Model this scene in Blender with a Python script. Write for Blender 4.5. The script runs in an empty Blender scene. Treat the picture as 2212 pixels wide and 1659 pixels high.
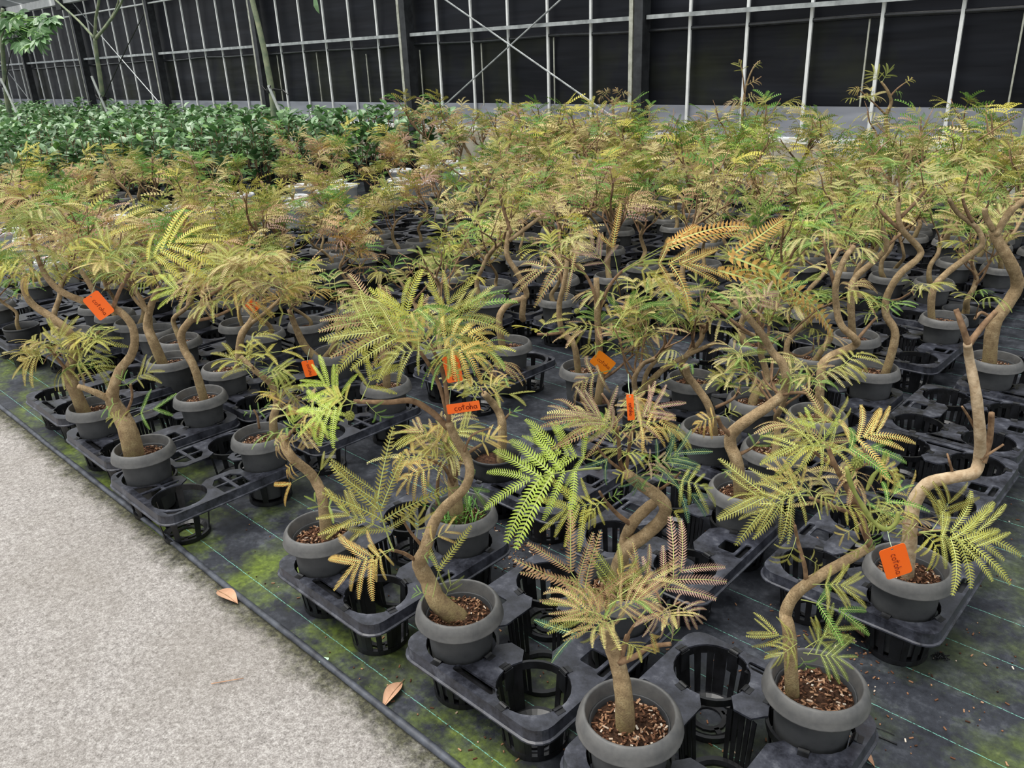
import bpy, math, random
from mathutils import Vector, Matrix, noise
from mathutils.geometry import tessellate_polygon
R = math.radians
rnd = random.Random(11)
scene = bpy.context.scene
col = scene.collection

# ---------------------------------------------------------------- camera
FPX, IW, IH, CAMH = 1740.0, 2212.0, 1659.0, 1.45
YAW, PIT, ROL = R(44.18), R(22.03), R(2.34)
cy_, sy_, cp_, sp_ = math.cos(YAW), math.sin(YAW), math.cos(PIT), math.sin(PIT)
fwd = Vector((-sy_ * cp_, cy_ * cp_, -sp_))
rt0 = Vector((cy_, sy_, 0)); dn0 = fwd.cross(rt0)
rgt = rt0 * math.cos(ROL) + dn0 * math.sin(ROL)
dwn = dn0 * math.cos(ROL) - rt0 * math.sin(ROL)
CAM = Vector((0, 0, CAMH))
cam_d = bpy.data.cameras.new('camera'); cam = bpy.data.objects.new('camera', cam_d); col.objects.link(cam)
cam_d.sensor_width = 36; cam_d.lens = FPX * 36 / IW; cam_d.clip_start = .05; cam_d.clip_end = 200
mw = Matrix((rgt, -dwn, -fwd)).transposed().to_4x4(); mw.translation = CAM; cam.matrix_world = mw
scene.camera = cam

# ---------------------------------------------------------------- light: bright overcast daylight through a clear greenhouse roof
w = bpy.data.worlds.new('overcast_daylight'); scene.world = w; w.use_nodes = True
bg = w.node_tree.nodes['Background']; bg.inputs[0].default_value = (.93, .97, 1, 1); bg.inputs[1].default_value = 0.74
sd = bpy.data.lights.new('soft_sun', 'SUN'); sd.energy = 3.1; sd.angle = R(42); sd.color = (1, .97, .92)
sun = bpy.data.objects.new('soft_sun', sd); col.objects.link(sun); sun.rotation_euler = (R(18), R(-12), 0)
vs = scene.view_settings; vs.view_transform = 'Standard'; vs.look = 'None'; vs.exposure = 0.5; vs.gamma = 1; vs.use_curve_mapping = False

# ---------------------------------------------------------------- helpers: points
def ray(px, py): return rgt * ((px - IW / 2) / FPX) + dwn * ((py - IH / 2) / FPX) + fwd
def at_z(px, py, z):
    d = ray(px, py); return CAM + d * ((z - CAMH) / d.z)
def at_y(px, py, y):
    d = ray(px, py); return CAM + d * (y / d.y)
HF = Vector((fwd.x, fwd.y, 0)).normalized()
def at_p(px, py, P, off=0.0):           # point in the upright plane through P that faces the viewer; off = metres nearer
    d = ray(px, py); return CAM + d * (((Vector(P) - CAM).dot(HF) - off) / d.dot(HF))
def depth(P): return (Vector(P) - CAM).dot(fwd)
def pix(P):
    q = Vector(P) - CAM; k = q.dot(fwd); return (IW / 2 + FPX * q.dot(rgt) / k, IH / 2 + FPX * q.dot(dwn) / k, k)

# ---------------------------------------------------------------- helpers: materials
def lin(c):
    return tuple((x / 255 / 12.92) if x / 255 <= .04045 else ((x / 255 + .055) / 1.055) ** 2.4 for x in c) + (1,)
class NT:
    def __init__(s, name):
        s.m = bpy.data.materials.new(name); s.m.use_nodes = True; s.t = s.m.node_tree; s.b = s.t.nodes['Principled BSDF']
    def n(s, t, **kw):
        x = s.t.nodes.new(t)
        for k, v in kw.items():
            if k.startswith('i_'):
                x.inputs[int(k[2:])].default_value = v
            else: setattr(x, k, v)
        return x
    def l(s, a, b): s.t.links.new(a, b)
    def coord(s, kind='Object'): return s.n('ShaderNodeTexCoord').outputs[kind]
    def noise(s, scale, detail=4, vec=None, rough=.6):
        x = s.n('ShaderNodeTexNoise'); x.inputs['Scale'].default_value = scale; x.inputs['Detail'].default_value = detail; x.inputs['Roughness'].default_value = rough
        s.l(vec if vec is not None else s.coord(), x.inputs['Vector']); return x.outputs['Fac']
    def ramp(s, fac, stops, interp='LINEAR'):
        x = s.n('ShaderNodeValToRGB'); cr = x.color_ramp; cr.interpolation = interp
        while len(cr.elements) < len(stops): cr.elements.new(.5)
        for e, (p, c) in zip(cr.elements, stops): e.position = p; e.color = c if len(c) == 4 else lin(c)
        s.l(fac, x.inputs[0]); return x.outputs[0]
    def mix(s, f, a, b, mode='MIX'):
        x = s.n('ShaderNodeMix', data_type='RGBA', blend_type=mode)
        for v, i in ((f, 0), (a, 6), (b, 7)):
            if isinstance(v, (int, float)): x.inputs[i].default_value = v
            elif isinstance(v, tuple): x.inputs[i].default_value = v
            else: s.l(v, x.inputs[i])
        return x.outputs[2]
    def math(s, op, a, b=0.0, c=None):
        x = s.n('ShaderNodeMath', operation=op)
        for i, v in enumerate((a, b) if c is None else (a, b, c)):
            if isinstance(v, (int, float)): x.inputs[i].default_value = v
            else: s.l(v, x.inputs[i])
        return x.outputs[0]
    def sep(s, v):
        x = s.n('ShaderNodeSeparateXYZ'); s.l(v, x.inputs[0]); return x.outputs
    def bump(s, h, strength, dist=.01):
        x = s.n('ShaderNodeBump'); x.inputs['Strength'].default_value = strength; x.inputs['Distance'].default_value = dist
        s.l(h, x.inputs['Height']); s.l(x.outputs[0], s.b.inputs['Normal'])
    def base(s, c):
        if isinstance(c, tuple): s.b.inputs['Base Color'].default_value = c
        else: s.l(c, s.b.inputs['Base Color'])
    def rough(s, r):
        if isinstance(r, (int, float)): s.b.inputs['Roughness'].default_value = r
        else: s.l(r, s.b.inputs['Roughness'])
    def spec(s, v): s.b.inputs['Specular IOR Level'].default_value = v

def simple(name, c1, c2, scale=30, rough=.6, spec=.4, bump=0, metal=0, detail=4, coord='Object', lo=.35, hi=.65):
    k = NT(name); f = k.noise(scale, detail, k.coord(coord))
    k.base(k.ramp(f, [(lo, c1), (hi, c2)])); k.rough(rough); k.spec(spec); k.b.inputs['Metallic'].default_value = metal
    if bump: k.bump(f, bump)
    return k.m

M = {}
def build_mats():
    M['rim'] = simple('lit_dusty_rim_plastic', (78, 78, 78), (98, 97, 95), 25, .5, .4, .05)  # same grey plastic as the body, lightened for dust and painted-in overhead light
    M['pot'] = simple('shaded_grey_pot_plastic', (50, 51, 53), (66, 67, 68), 14, .5, .35, .05)  # same grey plastic as the rim, painted darker for the shade on its sides
    M['blackpot'] = simple('black_pot_plastic', (28, 29, 31), (46, 47, 49), 20, .45, .45)
    M['whitepot'] = simple('white_pot_plastic', (214, 217, 220), (236, 238, 238), 8, .35, .5)
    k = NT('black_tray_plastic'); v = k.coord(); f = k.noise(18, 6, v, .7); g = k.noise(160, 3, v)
    dust_sheen = k.ramp(f, [(.4, (28, 29, 35)), (.58, (56, 58, 67)), (.76, (98, 100, 107))]); k.base(k.mix(k.ramp(g, [(.62, (0, 0, 0)), (.72, (70, 70, 70))]), dust_sheen, lin((150, 152, 158))))  # dust mottling, its bluish-grey tones raised to paint in reflected light
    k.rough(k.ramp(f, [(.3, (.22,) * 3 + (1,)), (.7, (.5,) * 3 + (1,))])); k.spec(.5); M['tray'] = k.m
    k = NT('black_cup_plastic'); f = k.noise(25, 4); k.base(k.ramp(f, [(.4, (10, 10, 12)), (.75, (30, 31, 35))])); k.rough(.38); k.spec(.5); M['cup'] = k.m
    k = NT('potting_soil'); f = k.noise(90, 6); k.base(k.ramp(f, [(.35, (34, 25, 20)), (.6, (78, 56, 43)), (.8, (120, 92, 70))])); k.rough(.95); k.spec(.1); k.bump(f, .8, .01); M['soil'] = k.m
    k = NT('bark_chips'); g = k.n('ShaderNodeNewGeometry').outputs['Random Per Island']
    k.base(k.ramp(g, [(0, (44, 29, 22)), (.35, (92, 62, 46)), (.65, (128, 92, 68)), (.88, (168, 132, 102)), (.98, (205, 195, 180))])); k.rough(.9); k.spec(.15); M['chips'] = k.m
    k = NT('bark'); v = k.coord(); f = k.noise(45, 5, v); g = k.noise(260, 3, v); z = k.sep(v)[2]
    c = k.ramp(f, [(.3, (122, 102, 76)), (.55, (156, 134, 102)), (.75, (182, 162, 128))])
    moss = k.math('MULTIPLY', k.ramp(z, [(.17, (255,) * 3), (.34, (0,) * 3)]), k.ramp(f, [(.35, (0,) * 3), (.6, (200,) * 3)]))
    c = k.mix(moss, c, lin((122, 118, 62))); k.base(k.mix(k.ramp(g, [(.42, (190,) * 3), (.5, (0,) * 3)]), c, lin((112, 94, 70)))); k.rough(.85); k.spec(.15); k.bump(g, .5, .004); M['bark'] = k.m
    k = NT('dark_bark'); f = k.noise(60, 5); k.base(k.ramp(f, [(.3, (96, 74, 56)), (.7, (150, 122, 94))])); k.rough(.85); k.spec(.15); k.bump(f, .4, .004); M['twig'] = k.m
    M['pale_bark'] = simple('pale_bark', (150, 128, 100), (186, 166, 138), 50, .85, .15, .3)
    def leafmat(name, src):
        k = NT(name)
        if src == 'obj': c = k.n('ShaderNodeObjectInfo').outputs['Color']
        else: c = k.n('ShaderNodeVertexColor', layer_name='tint').outputs['Color']
        f = k.noise(14, 3)
        c = k.mix(1.0, c, k.ramp(f, [(.3, (.8, .78, .75, 1)), (.7, (1.2, 1.2, 1.15, 1))]), 'MULTIPLY')
        k.base(c); k.rough(.5); k.spec(.3)
        tr = k.n('ShaderNodeBsdfTranslucent'); k.l(c, tr.inputs[0])
        ms = k.n('ShaderNodeMixShader'); ms.inputs[0].default_value = .3
        out = k.t.nodes['Material Output']
        k.l(k.b.outputs[0], ms.inputs[1]); k.l(tr.outputs[0], ms.inputs[2]); k.l(ms.outputs[0], out.inputs[0]); return k.m
    M['leaf'] = leafmat('leaflet', 'obj'); M['foliage'] = leafmat('foliage_tint', 'attr')
    k = NT('waxy_green_leaf'); g = k.n('ShaderNodeNewGeometry').outputs['Random Per Island']; oi = k.n('ShaderNodeObjectInfo').outputs['Random']
    f = k.math('FRACT', k.math('ADD', g, oi))
    c = k.ramp(f, [(0, (46, 82, 40)), (.3, (80, 120, 62)), (.6, (110, 146, 98)), (.85, (146, 170, 136)), (1, (112, 154, 64))]); k.base(c); k.rough(.36); k.spec(.55)
    tr = k.n('ShaderNodeBsdfTranslucent'); k.l(c, tr.inputs[0]); ms = k.n('ShaderNodeMixShader'); ms.inputs[0].default_value = .2
    k.l(k.b.outputs[0], ms.inputs[1]); k.l(tr.outputs[0], ms.inputs[2]); k.l(ms.outputs[0], k.t.nodes['Material Output'].inputs[0]); M['wax'] = k.m
    k = NT('weed_green'); g = k.n('ShaderNodeNewGeometry').outputs['Random Per Island']; k.base(k.ramp(g, [(0, (66, 116, 48)), (1, (130, 176, 76))])); k.rough(.5); M['weed'] = k.m
    # ground cloth
    k = NT('woven_ground_cloth'); v = k.coord(); xyz = k.sep(v)
    big = k.noise(1.6, 5, v, .65); fine = k.noise(60, 4, v); f3 = k.noise(9, 5, v, .7)
    c = k.ramp(k.math('ADD', k.math('MULTIPLY', f3, .7), k.math('MULTIPLY', fine, .3)), [(.38, (26, 28, 34)), (.52, (42, 45, 52)), (.68, (74, 77, 84))])
    wv = k.n('ShaderNodeTexWave', wave_type='BANDS', bands_direction='X'); wv.inputs['Scale'].default_value = 160; k.l(v, wv.inputs['Vector'])
    # moss grows in the damp strip beside the concrete and at the open right-hand end
    near = k.ramp(xyz[1], [(.80, (1, 1, 1, 1)), (.98, (1, 1, 1, 1)), (1.0, (.0, .0, .0, 1))]); mr = k.n('ShaderNodeMapRange'); k.l(xyz[1], mr.inputs[0]); mr.inputs[1].default_value = 1.5; mr.inputs[2].default_value = .95; mr.inputs[3].default_value = 0; mr.inputs[4].default_value = 1
    mr2 = k.n('ShaderNodeMapRange'); k.l(xyz[0], mr2.inputs[0]); mr2.inputs[1].default_value = -.55; mr2.inputs[2].default_value = -.1; mr2.inputs[3].default_value = 0; mr2.inputs[4].default_value = .6
    place = k.math('MAXIMUM', mr.outputs[0], mr2.outputs[0])
    m1 = k.noise(4.2, 6, v, .68)
    moss = k.math('MULTIPLY', place, k.ramp(m1, [(.45, (0, 0, 0, 1)), (.62, (1, 1, 1, 1))]))
    mcol = k.ramp(fine, [(.3, (66, 78, 26)), (.6, (104, 122, 38)), (.75, (134, 148, 60))])
    c = k.mix(k.math('MULTIPLY', moss, .8), c, mcol)
    damp = k.math('MULTIPLY', mr.outputs[0], k.ramp(k.noise(3.1, 5, v, .7), [(.5, (0, 0, 0, 1)), (.62, (1, 1, 1, 1))]))
    c = k.mix(k.math('MULTIPLY', damp, .7), c, lin((34, 36, 30)))
    # printed marker threads
    wob = k.math('MULTIPLY', k.math('SUBTRACT', k.noise(70, 2, v), .5), .004)
    yy = k.math('ADD', k.math('DIVIDE', k.math('SUBTRACT', k.math('ADD', xyz[1], wob), .9195), .1775), 100.0)
    fr = k.math('ABSOLUTE', k.math('SUBTRACT', k.math('FRACT', k.math('ADD', yy, .5)), .5))
    line = k.math('LESS_THAN', fr, .0062)
    dash = k.ramp(k.noise(220, 1, v), [(.38, (.15, .15, .15, 1)), (.5, (1, 1, 1, 1))])
    line = k.math('MULTIPLY', k.math('MULTIPLY', line, dash), .8)
    c = k.mix(line, c, lin((112, 172, 156)))
    specks = k.ramp(k.noise(130, 2, v), [(.735, (0, 0, 0, 1)), (.76, (1, 1, 1, 1))]); c = k.mix(k.math('MULTIPLY', specks, .5), c, lin((150, 140, 125)))
    k.base(c); k.rough(k.ramp(f3, [(.3, (.42,) * 3 + (1,)), (.7, (.75,) * 3 + (1,))])); k.spec(.35); k.bump(wv.outputs['Fac'], .15, .002); M['cloth'] = k.m
    # concrete
    k = NT('worn_concrete'); v = k.coord(); xyz = k.sep(v)
    a = k.noise(210, 5, v, .8); b = k.noise(2.2, 5, v, .6); d = k.noise(75, 4, v, .7)
    c = k.ramp(k.math('ADD', k.math('MULTIPLY', a, .6), k.math('MULTIPLY', d, .4)), [(.36, (96, 92, 88)), (.5, (152, 147, 143)), (.64, (200, 196, 192))])
    c = k.mix(k.math('MULTIPLY', k.ramp(b, [(.35, (1, 1, 1, 1)), (.6, (0, 0, 0, 1))]), .35), c, lin((122, 115, 106)))
    mr = k.n('ShaderNodeMapRange'); k.l(k.math('ADD', xyz[1], k.math('MULTIPLY', k.math('SUBTRACT', k.noise(11, 6, v, .75), .5), .22)), mr.inputs[0]); mr.inputs[1].default_value = .76; mr.inputs[2].default_value = .83; mr.inputs[3].default_value = 0; mr.inputs[4].default_value = .88
    c = k.mix(mr.outputs[0], c, k.ramp(d, [(.4, (38, 39, 28)), (.7, (92, 92, 62))])); k.base(c); k.rough(.9); k.spec(.2); k.bump(a, .6, .006); M['concrete'] = k.m
    M['edging'] = simple('black_edging', (44, 46, 52), (78, 82, 90), 20, .5, .4, .1)
    # wall
    k = NT('black_film'); v = k.coord(); mp = k.n('ShaderNodeMapping'); mp.inputs['Scale'].default_value = (.5, 1, 5); k.l(v, mp.inputs[0])
    f = k.noise(1.4, 2, mp.outputs[0], .5); al = k.noise(.9, 5, v, .6); z = k.sep(v)[2]
    c = k.ramp(f, [(.35, (19, 20, 25)), (.62, (25, 27, 33)), (.8, (34, 36, 43))])
    alg = k.math('MULTIPLY', k.ramp(al, [(.5, (0, 0, 0, 1)), (.7, (1, 1, 1, 1))]), k.math('LESS_THAN', z, 1.7)); c = k.mix(k.math('MULTIPLY', alg, .35), c, lin((50, 54, 22)))
    k.base(c); k.rough(.5); k.spec(.15); k.bump(f, .3, .04); M['film'] = k.m
    k = NT('grey_plastic_skirt'); v = k.coord(); mp = k.n('ShaderNodeMapping'); mp.inputs['Scale'].default_value = (1, 1, 5); mp.inputs['Rotation'].default_value = (0, .3, 0); k.l(v, mp.inputs[0])
    f = k.noise(1.6, 1.5, mp.outputs[0]); k.base(k.ramp(f, [(.3, (112, 115, 124)), (.7, (146, 149, 158))])); k.rough(.4); k.spec(.4); k.bump(f, .25, .03); M['skirt'] = k.m
    M['kerb'] = simple('beige_kerb_concrete', (150, 144, 128), (186, 181, 166), 5, .9, .2, .3)
    M['whitebar'] = simple('white_painted_bar', (206, 208, 206), (232, 233, 231), 6, .45, .4)
    M['galv'] = simple('galvanised_steel', (128, 132, 132), (176, 180, 180), 8, .45, .5, .05, .25)
    M['steel'] = simple('dark_steel', (30, 31, 34), (52, 54, 57), 9, .55, .4, .1)
    M['steelgrey'] = simple('weathered_strip', (146, 147, 134), (184, 185, 174), 14, .6, .3, .1)
    M['pipe'] = simple('black_pipe', (22, 23, 26), (40, 42, 46), 8, .3, .5)
    M['roof'] = simple('pale_roof_sheet', (170, 175, 180), (205, 208, 210), 3, .5, .4)
    M['saptrunk'] = simple('green_grey_trunk', (98, 112, 92), (142, 146, 118), 8, .8, .2, .2)
    M['stake'] = simple('grey_stake', (142, 146, 142), (172, 176, 172), 12, .7, .2)
    M['tie'] = simple('black_tie', (16, 16, 18), (30, 30, 32), 20, .5, .3)
    M['orange'] = simple('orange_tag_card', (255, 106, 28), (255, 114, 34), 4, .45, .35)
    M['amber'] = simple('amber_tag_card', (255, 138, 20), (255, 146, 26), 4, .45, .35)
    M['ink'] = simple('dark_red_ink', (120, 34, 12), (132, 40, 14), 10, .6, .2)
    M['dry'] = simple('dry_leaf', (160, 122, 96), (190, 152, 124), 22, .75, .2, .15)
    M['label'] = simple('pale_green_label', (170, 214, 176), (190, 228, 194), 10, .5, .3)
    M['rib'] = simple('green_midrib', (158, 170, 96), (176, 184, 112), 20, .55, .3); M['pod'] = simple('green_pod', (112, 124, 58), (150, 152, 82), 40, .6, .3)
    M['string'] = simple('pale_string', (150, 170, 140), (170, 186, 160), 10, .7, .2)
build_mats()

# ---------------------------------------------------------------- helpers: meshes
class MB:
    def __init__(s): s.v = []; s.f = []; s.c = []
    def add(s, vs, fs, tint=None):
        o = len(s.v); s.v += [tuple(p) for p in vs]; s.f += [tuple(i + o for i in f) for f in fs]
        if tint is not None: s.c += [tint] * len(vs)
        return s
    def box(s, a, b):
        x0, y0, z0 = a; x1, y1, z1 = b
        return s.add([(x0, y0, z0), (x1, y0, z0), (x1, y1, z0), (x0, y1, z0), (x0, y0, z1), (x1, y0, z1), (x1, y1, z1), (x0, y1, z1)],
                     [(3, 2, 1, 0), (4, 5, 6, 7), (0, 1, 5, 4), (1, 2, 6, 5), (2, 3, 7, 6), (3, 0, 4, 7)])
    def obox(s, c, ux, uy, uz):          # box from centre and half-axis vectors
        c, ux, uy, uz = map(Vector, (c, ux, uy, uz)); vs = []
        for k in (-1, 1):
            for i, j in ((-1, -1), (1, -1), (1, 1), (-1, 1)): vs.append(c + ux * i + uy * j + uz * k)
        return s.add(vs, [(3, 2, 1, 0), (4, 5, 6, 7), (0, 1, 5, 4), (1, 2, 6, 5), (2, 3, 7, 6), (3, 0, 4, 7)])
    def tube(s, pts, rad, n=8, wob=0.0, cap=True):
        pts = [Vector(p) for p in pts]; m = len(pts)
        if not hasattr(rad, '__len__'): rad = [rad] * m
        vs, fs = [], []; t0 = (pts[1] - pts[0]).normalized()
        a = Vector((1, 0, 0)) if abs(t0.x) < .8 else Vector((0, 1, 0))
        u = t0.cross(a).normalized()
        for i, p in enumerate(pts):
            t = (pts[min(i + 1, m - 1)] - pts[max(i - 1, 0)]).normalized()
            u = (u - t * u.dot(t)).normalized(); q = t.cross(u)
            for j in range(n):
                an = 2 * math.pi * j / n; r = rad[i] * (1 + wob * math.sin(j * 2.4 + i * 1.7))
                vs.append(p + (u * math.cos(an) + q * math.sin(an)) * r)
        for i in range(m - 1):
            for j in range(n):
                k = (j + 1) % n; fs.append((i * n + j, i * n + k, (i + 1) * n + k, (i + 1) * n + j))
        if cap: fs.append(tuple(range(n))[::-1]); fs.append(tuple((m - 1) * n + j for j in range(n)))
        return s.add(vs, fs)
    def lathe(s, prof, n=28, closed=False):
        vs, fs = [], []; m = len(prof)
        for r, z in prof:
            for j in range(n):
                a = 2 * math.pi * j / n; vs.append((r * math.cos(a), r * math.sin(a), z))
        for i in range(m if closed else m - 1):
            i2 = (i + 1) % m
            for j in range(n):
                k = (j + 1) % n; fs.append((i * n + j, i * n + k, i2 * n + k, i2 * n + j))
        return s.add(vs, fs)
    def prism(s, outer, holes, z0, z1):  # flat plate with holes
        loops = [outer] + holes; flat = [p for L in loops for p in L]; n = len(flat)
        tris = tessellate_polygon([[Vector((x, y, 0)) for x, y in L] for L in loops])
        vs = [(x, y, z1) for x, y in flat] + [(x, y, z0) for x, y in flat]; fs = []
        for t in tris:
            a, b, c = (Vector(flat[i]) for i in t)
            if (b - a).cross(c - a) < 0: t = t[::-1]
            fs.append(tuple(t)); fs.append(tuple(i + n for i in t[::-1]))
        o = 0
        for L in loops:
            k = len(L)
            for i in range(k): a, b = o + i, o + (i + 1) % k; fs.append((a, a + n, b + n, b))
            o += k
        return s.add(vs, fs)
    def mesh(s, name, mat, smooth=False):
        me = bpy.data.meshes.new(name); me.from_pydata(s.v, [], s.f)
        if s.c:
            ca = me.color_attributes.new('tint', 'FLOAT_COLOR', 'POINT')
            ca.data.foreach_set('color', [x for c in s.c for x in c])
        if mat: me.materials.append(M[mat])
        if smooth: me.polygons.foreach_set('use_smooth', [True] * len(me.polygons))
        me.update(); return me

def link(name, me, parent=None, mat=None, color=None):
    o = bpy.data.objects.new(name, me); col.objects.link(o)
    if parent is not None: o.parent = parent
    if mat is not None: o.matrix_local = mat
    if color is not None: o.color = color
    return o
def empty(name, loc, rz=0, sc=1):
    o = bpy.data.objects.new(name, None); col.objects.link(o); o.location = loc; o.rotation_euler = (0, 0, rz); o.scale = (sc,) * 3; o.empty_display_size = .05; return o
def tag(o, label, cat, group=None, kind=None):
    if label: o['label'] = label
    if cat: o['category'] = cat
    if group: o['group'] = group
    if kind: o['kind'] = kind
    return o
def catmull(P, k=5):
    P = [Vector(p) for p in P]; out = []
    for i in range(len(P) - 1):
        a, b, c, d = P[max(i - 1, 0)], P[i], P[i + 1], P[min(i + 2, len(P) - 1)]
        for j in range(k):
            t = j / k; out.append(.5 * ((2 * b) + (c - a) * t + (2 * a - 5 * b + 4 * c - d) * t * t + (3 * b - a - 3 * c + d) * t ** 3))
    out.append(P[-1]); return out
def lerp_list(v, n):
    if not hasattr(v, '__len__'): return [v] * n
    out = []
    for i in range(n):
        x = i / (n - 1) * (len(v) - 1); j = min(int(x), len(v) - 2); out.append(v[j] + (v[j + 1] - v[j]) * (x - j))
    return out

# ---------------------------------------------------------------- ground
b = MB(); b.add([(-45, .84, 0), (14, .84, 0), (14, 8.3, 0), (-45, 8.3, 0)], [(0, 1, 2, 3)])
fl = link('floor', b.mesh('floor', 'cloth')); tag(fl, 'black woven ground cloth with pale green threads and mossy patches', None, kind='structure')
b = MB(); b.add([(-45, -8, -.004), (14, -8, -.004), (14, .846, -.004), (-45, .846, -.004)], [(0, 1, 2, 3)])
cp = link('concrete_path', b.mesh('concrete_path', 'concrete')); tag(cp, 'pale rough concrete path beside the black ground cloth', None, kind='structure')
pts = []; x = -12.0
while x < 2: pts.append((x, .846 + .006 * noise.noise((x * 1.3, 0, 0)) , .007 + .003 * noise.noise((x * 2.1, 3, 0)))); x += .12
b = MB(); b.tube(pts, [.0095 + .0025 * noise.noise((p[0] * 3, 5, 1)) for p in pts], 8)
tag(link('edging_pipe', b.mesh('edging_pipe', 'edging', True)), 'thin black edging pipe between the concrete and the ground cloth', 'edging')

# ---------------------------------------------------------------- back wall of the greenhouse
WY = 8.0; X0, X1 = -36.0, 2.5; MS = .66; PX = -5.58; ZS, ZR, ZB = .90, 1.80, .585
def wavy(x0, x1, z0, z1, y, nx, nz, amp):
    vs, fs = [], []
    for j in range(nz + 1):
        for i in range(nx + 1):
            X = x0 + (x1 - x0) * i / nx; Z = z0 + (z1 - z0) * j / nz
            vs.append((X, y + amp * noise.noise((X * 1.1, Z * 2.3, 1.7)), Z))
    for j in range(nz):
        for i in range(nx): a = j * (nx + 1) + i; fs.append((a, a + 1, a + nx + 2, a + nx + 1))
    return MB().add(vs, fs)
wall = link('wall_back', wavy(X0, X1, .6, 4.2, WY + .1, 260, 30, .03).mesh('wall_back', 'film', True)); tag(wall, 'black plastic film wall in a white steel frame', None, kind='structure')
link('skirt_sheet', wavy(X0, X1, ZB + .02, ZS, WY + .05, 300, 6, .02).mesh('skirt_sheet', 'skirt', True), wall)
b = MB(); b.box((X0, WY - .05, 0), (X1, WY + .2, ZB - .03)); link('kerb_wall', b.mesh('kerb_wall', 'kerb'), wall)
b = MB(); b.box((X0, WY - .03, ZB - .03), (X1, WY + .06, ZB + .012)); link('bottom_rail', b.mesh('bottom_rail', 'whitebar'), wall)
pts = []; x = X0
while x < X1: pts.append((x, WY + .04, ZR - .13 + .02 * noise.noise((x * .8, 0, 4)))); x += .3
b = MB(); b.tube(pts, .022, 8); link('roller_pipe', b.mesh('roller_pipe', 'pipe', True), wall)
b = MB(); b.box((-.015, -.012, 0), (.015, .012, 4.15 - ZB)); mull = b.mesh('mullion', 'whitebar')
bp = MB(); bp.box((-.10, -.06, 0), (-.05, .0, 4.2)); pstrip = bp.mesh('post_strip', 'steelgrey')
b = MB(); b.box((-.05, -.075, 0), (.06, -.06, 4.2)); b.box((-.05, .06, 0), (.06, .075, 4.2)); b.box((-.006, -.06, 0), (.01, .06, 4.2)); b.box((.05, -.07, 0), (.058, .07, 4.2)); post = b.mesh('post', 'steel')
b = MB(); b.box((0, -.03, -.02), (MS * 6 - .17, .02, .022)); rail = b.mesh('rail', 'galv')
b = MB(); b.box((0, -.006, -.3), (.014, .006, .5)); strap = b.mesh('net_strap', 'steelgrey')
ip = 0
x = PX
posts = []
for k in range(-2, 9):
    px_ = PX - k * MS * 6
    if not (X0 < px_ < X1 + 3): continue
    posts.append(px_)
    link('post', post, wall, Matrix.Translation((px_ + .03, WY - .03, 0)))
    link('post_strip', pstrip, wall, Matrix.Translation((px_, WY - .03, 0)))
    link('rail', rail, wall, Matrix.Translation((px_ - MS * 6 + .1, WY - .02, ZR)))
    b = MB(); zz = ZR + .93; b.tube([(px_ - MS * 6, WY - .06, zz), (px_, WY - .06, zz)], .016, 6)
    link('upper_rail', b.mesh('upper_rail', 'whitebar'), wall)
    for j in range(1, 7):
        xx = px_ - MS * j + (.0 if j < 6 else .06)
        if xx > X0: link('mullion', mull, wall, Matrix.Translation((xx - .06, WY + .03, ZB)))
    if k in (0, 3, 5):      # crossed tie rods in every other bay
        for s in ((0, 1) if k in (0,) else (1,)):
            a, c = (px_ - MS * 6 + .55, px_ - .15) if s == 0 else (px_ - .15, px_ - MS * 6 + .3)
            z0, z1 = (ZS - .05, 3.0)
            if k == 0:
                a, c = (at_y(955, 232, WY - .08).x, at_y(1210, 0, WY - .08).x) if s == 0 else (at_y(1320, 248, WY - .08).x, at_y(965, 0, WY - .08).x)
                z0, z1 = (at_y(955, 232, WY - .08).z, at_y(1210, 0, WY - .08).z) if s == 0 else (at_y(1320, 248, WY - .08).z, at_y(965, 0, WY - .08).z)
            b = MB(); dd = Vector((c - a, 0, z1 - z0)) * .25; p0 = Vector((a, WY - .08 - .02 * s, z0)); p1 = Vector((c, WY - .08 - .02 * s, z1))
            b.tube([p0, p1 + dd], .011, 6); link('tie_rod', b.mesh('tie_rod', 'galv'), wall)
for px, py in ((797, 170), (912, 165), (1043, 150), (1198, 145), (1870, 120), (2200, 100), (605, 160), (690, 160)):
    p = at_y(px, py, WY + .075); link('net_strap', strap, wall, Matrix.Translation((p.x, WY + .06, p.z - .15)))
b = MB(); b.box((X0, WY - .25, 2.98), (X1, WY - .1, 3.14)); link('eave_fascia', b.mesh('eave_fascia', 'whitebar'), wall)
for px_ in posts:
    b = MB(); b.box((px_ - .13, WY - .32, 2.86), (px_ + .17, WY - .02, 3.3)); link('post_bracket', b.mesh('post_bracket', 'steel'), wall)
for i in range(5):             # pale roof sheets sloping up from the eave, far left
    b = MB(); xa = -30 + i * 2.0
    b.add([(xa, WY - .22, 3.15), (xa + 1.9, WY - .22, 3.15), (xa + 1.9, WY - 1.6, 3.55), (xa, WY - 1.6, 3.55), (xa, WY - .22, 3.17), (xa + 1.9, WY - .22, 3.17), (xa + 1.9, WY - 1.6, 3.57), (xa, WY - 1.6, 3.57)],
          [(3, 2, 1, 0), (4, 5, 6, 7), (0, 1, 5, 4), (1, 2, 6, 5), (2, 3, 7, 6), (3, 0, 4, 7)])
    link('roof_sheet', b.mesh('roof_sheet', 'roof'), wall)

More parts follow.
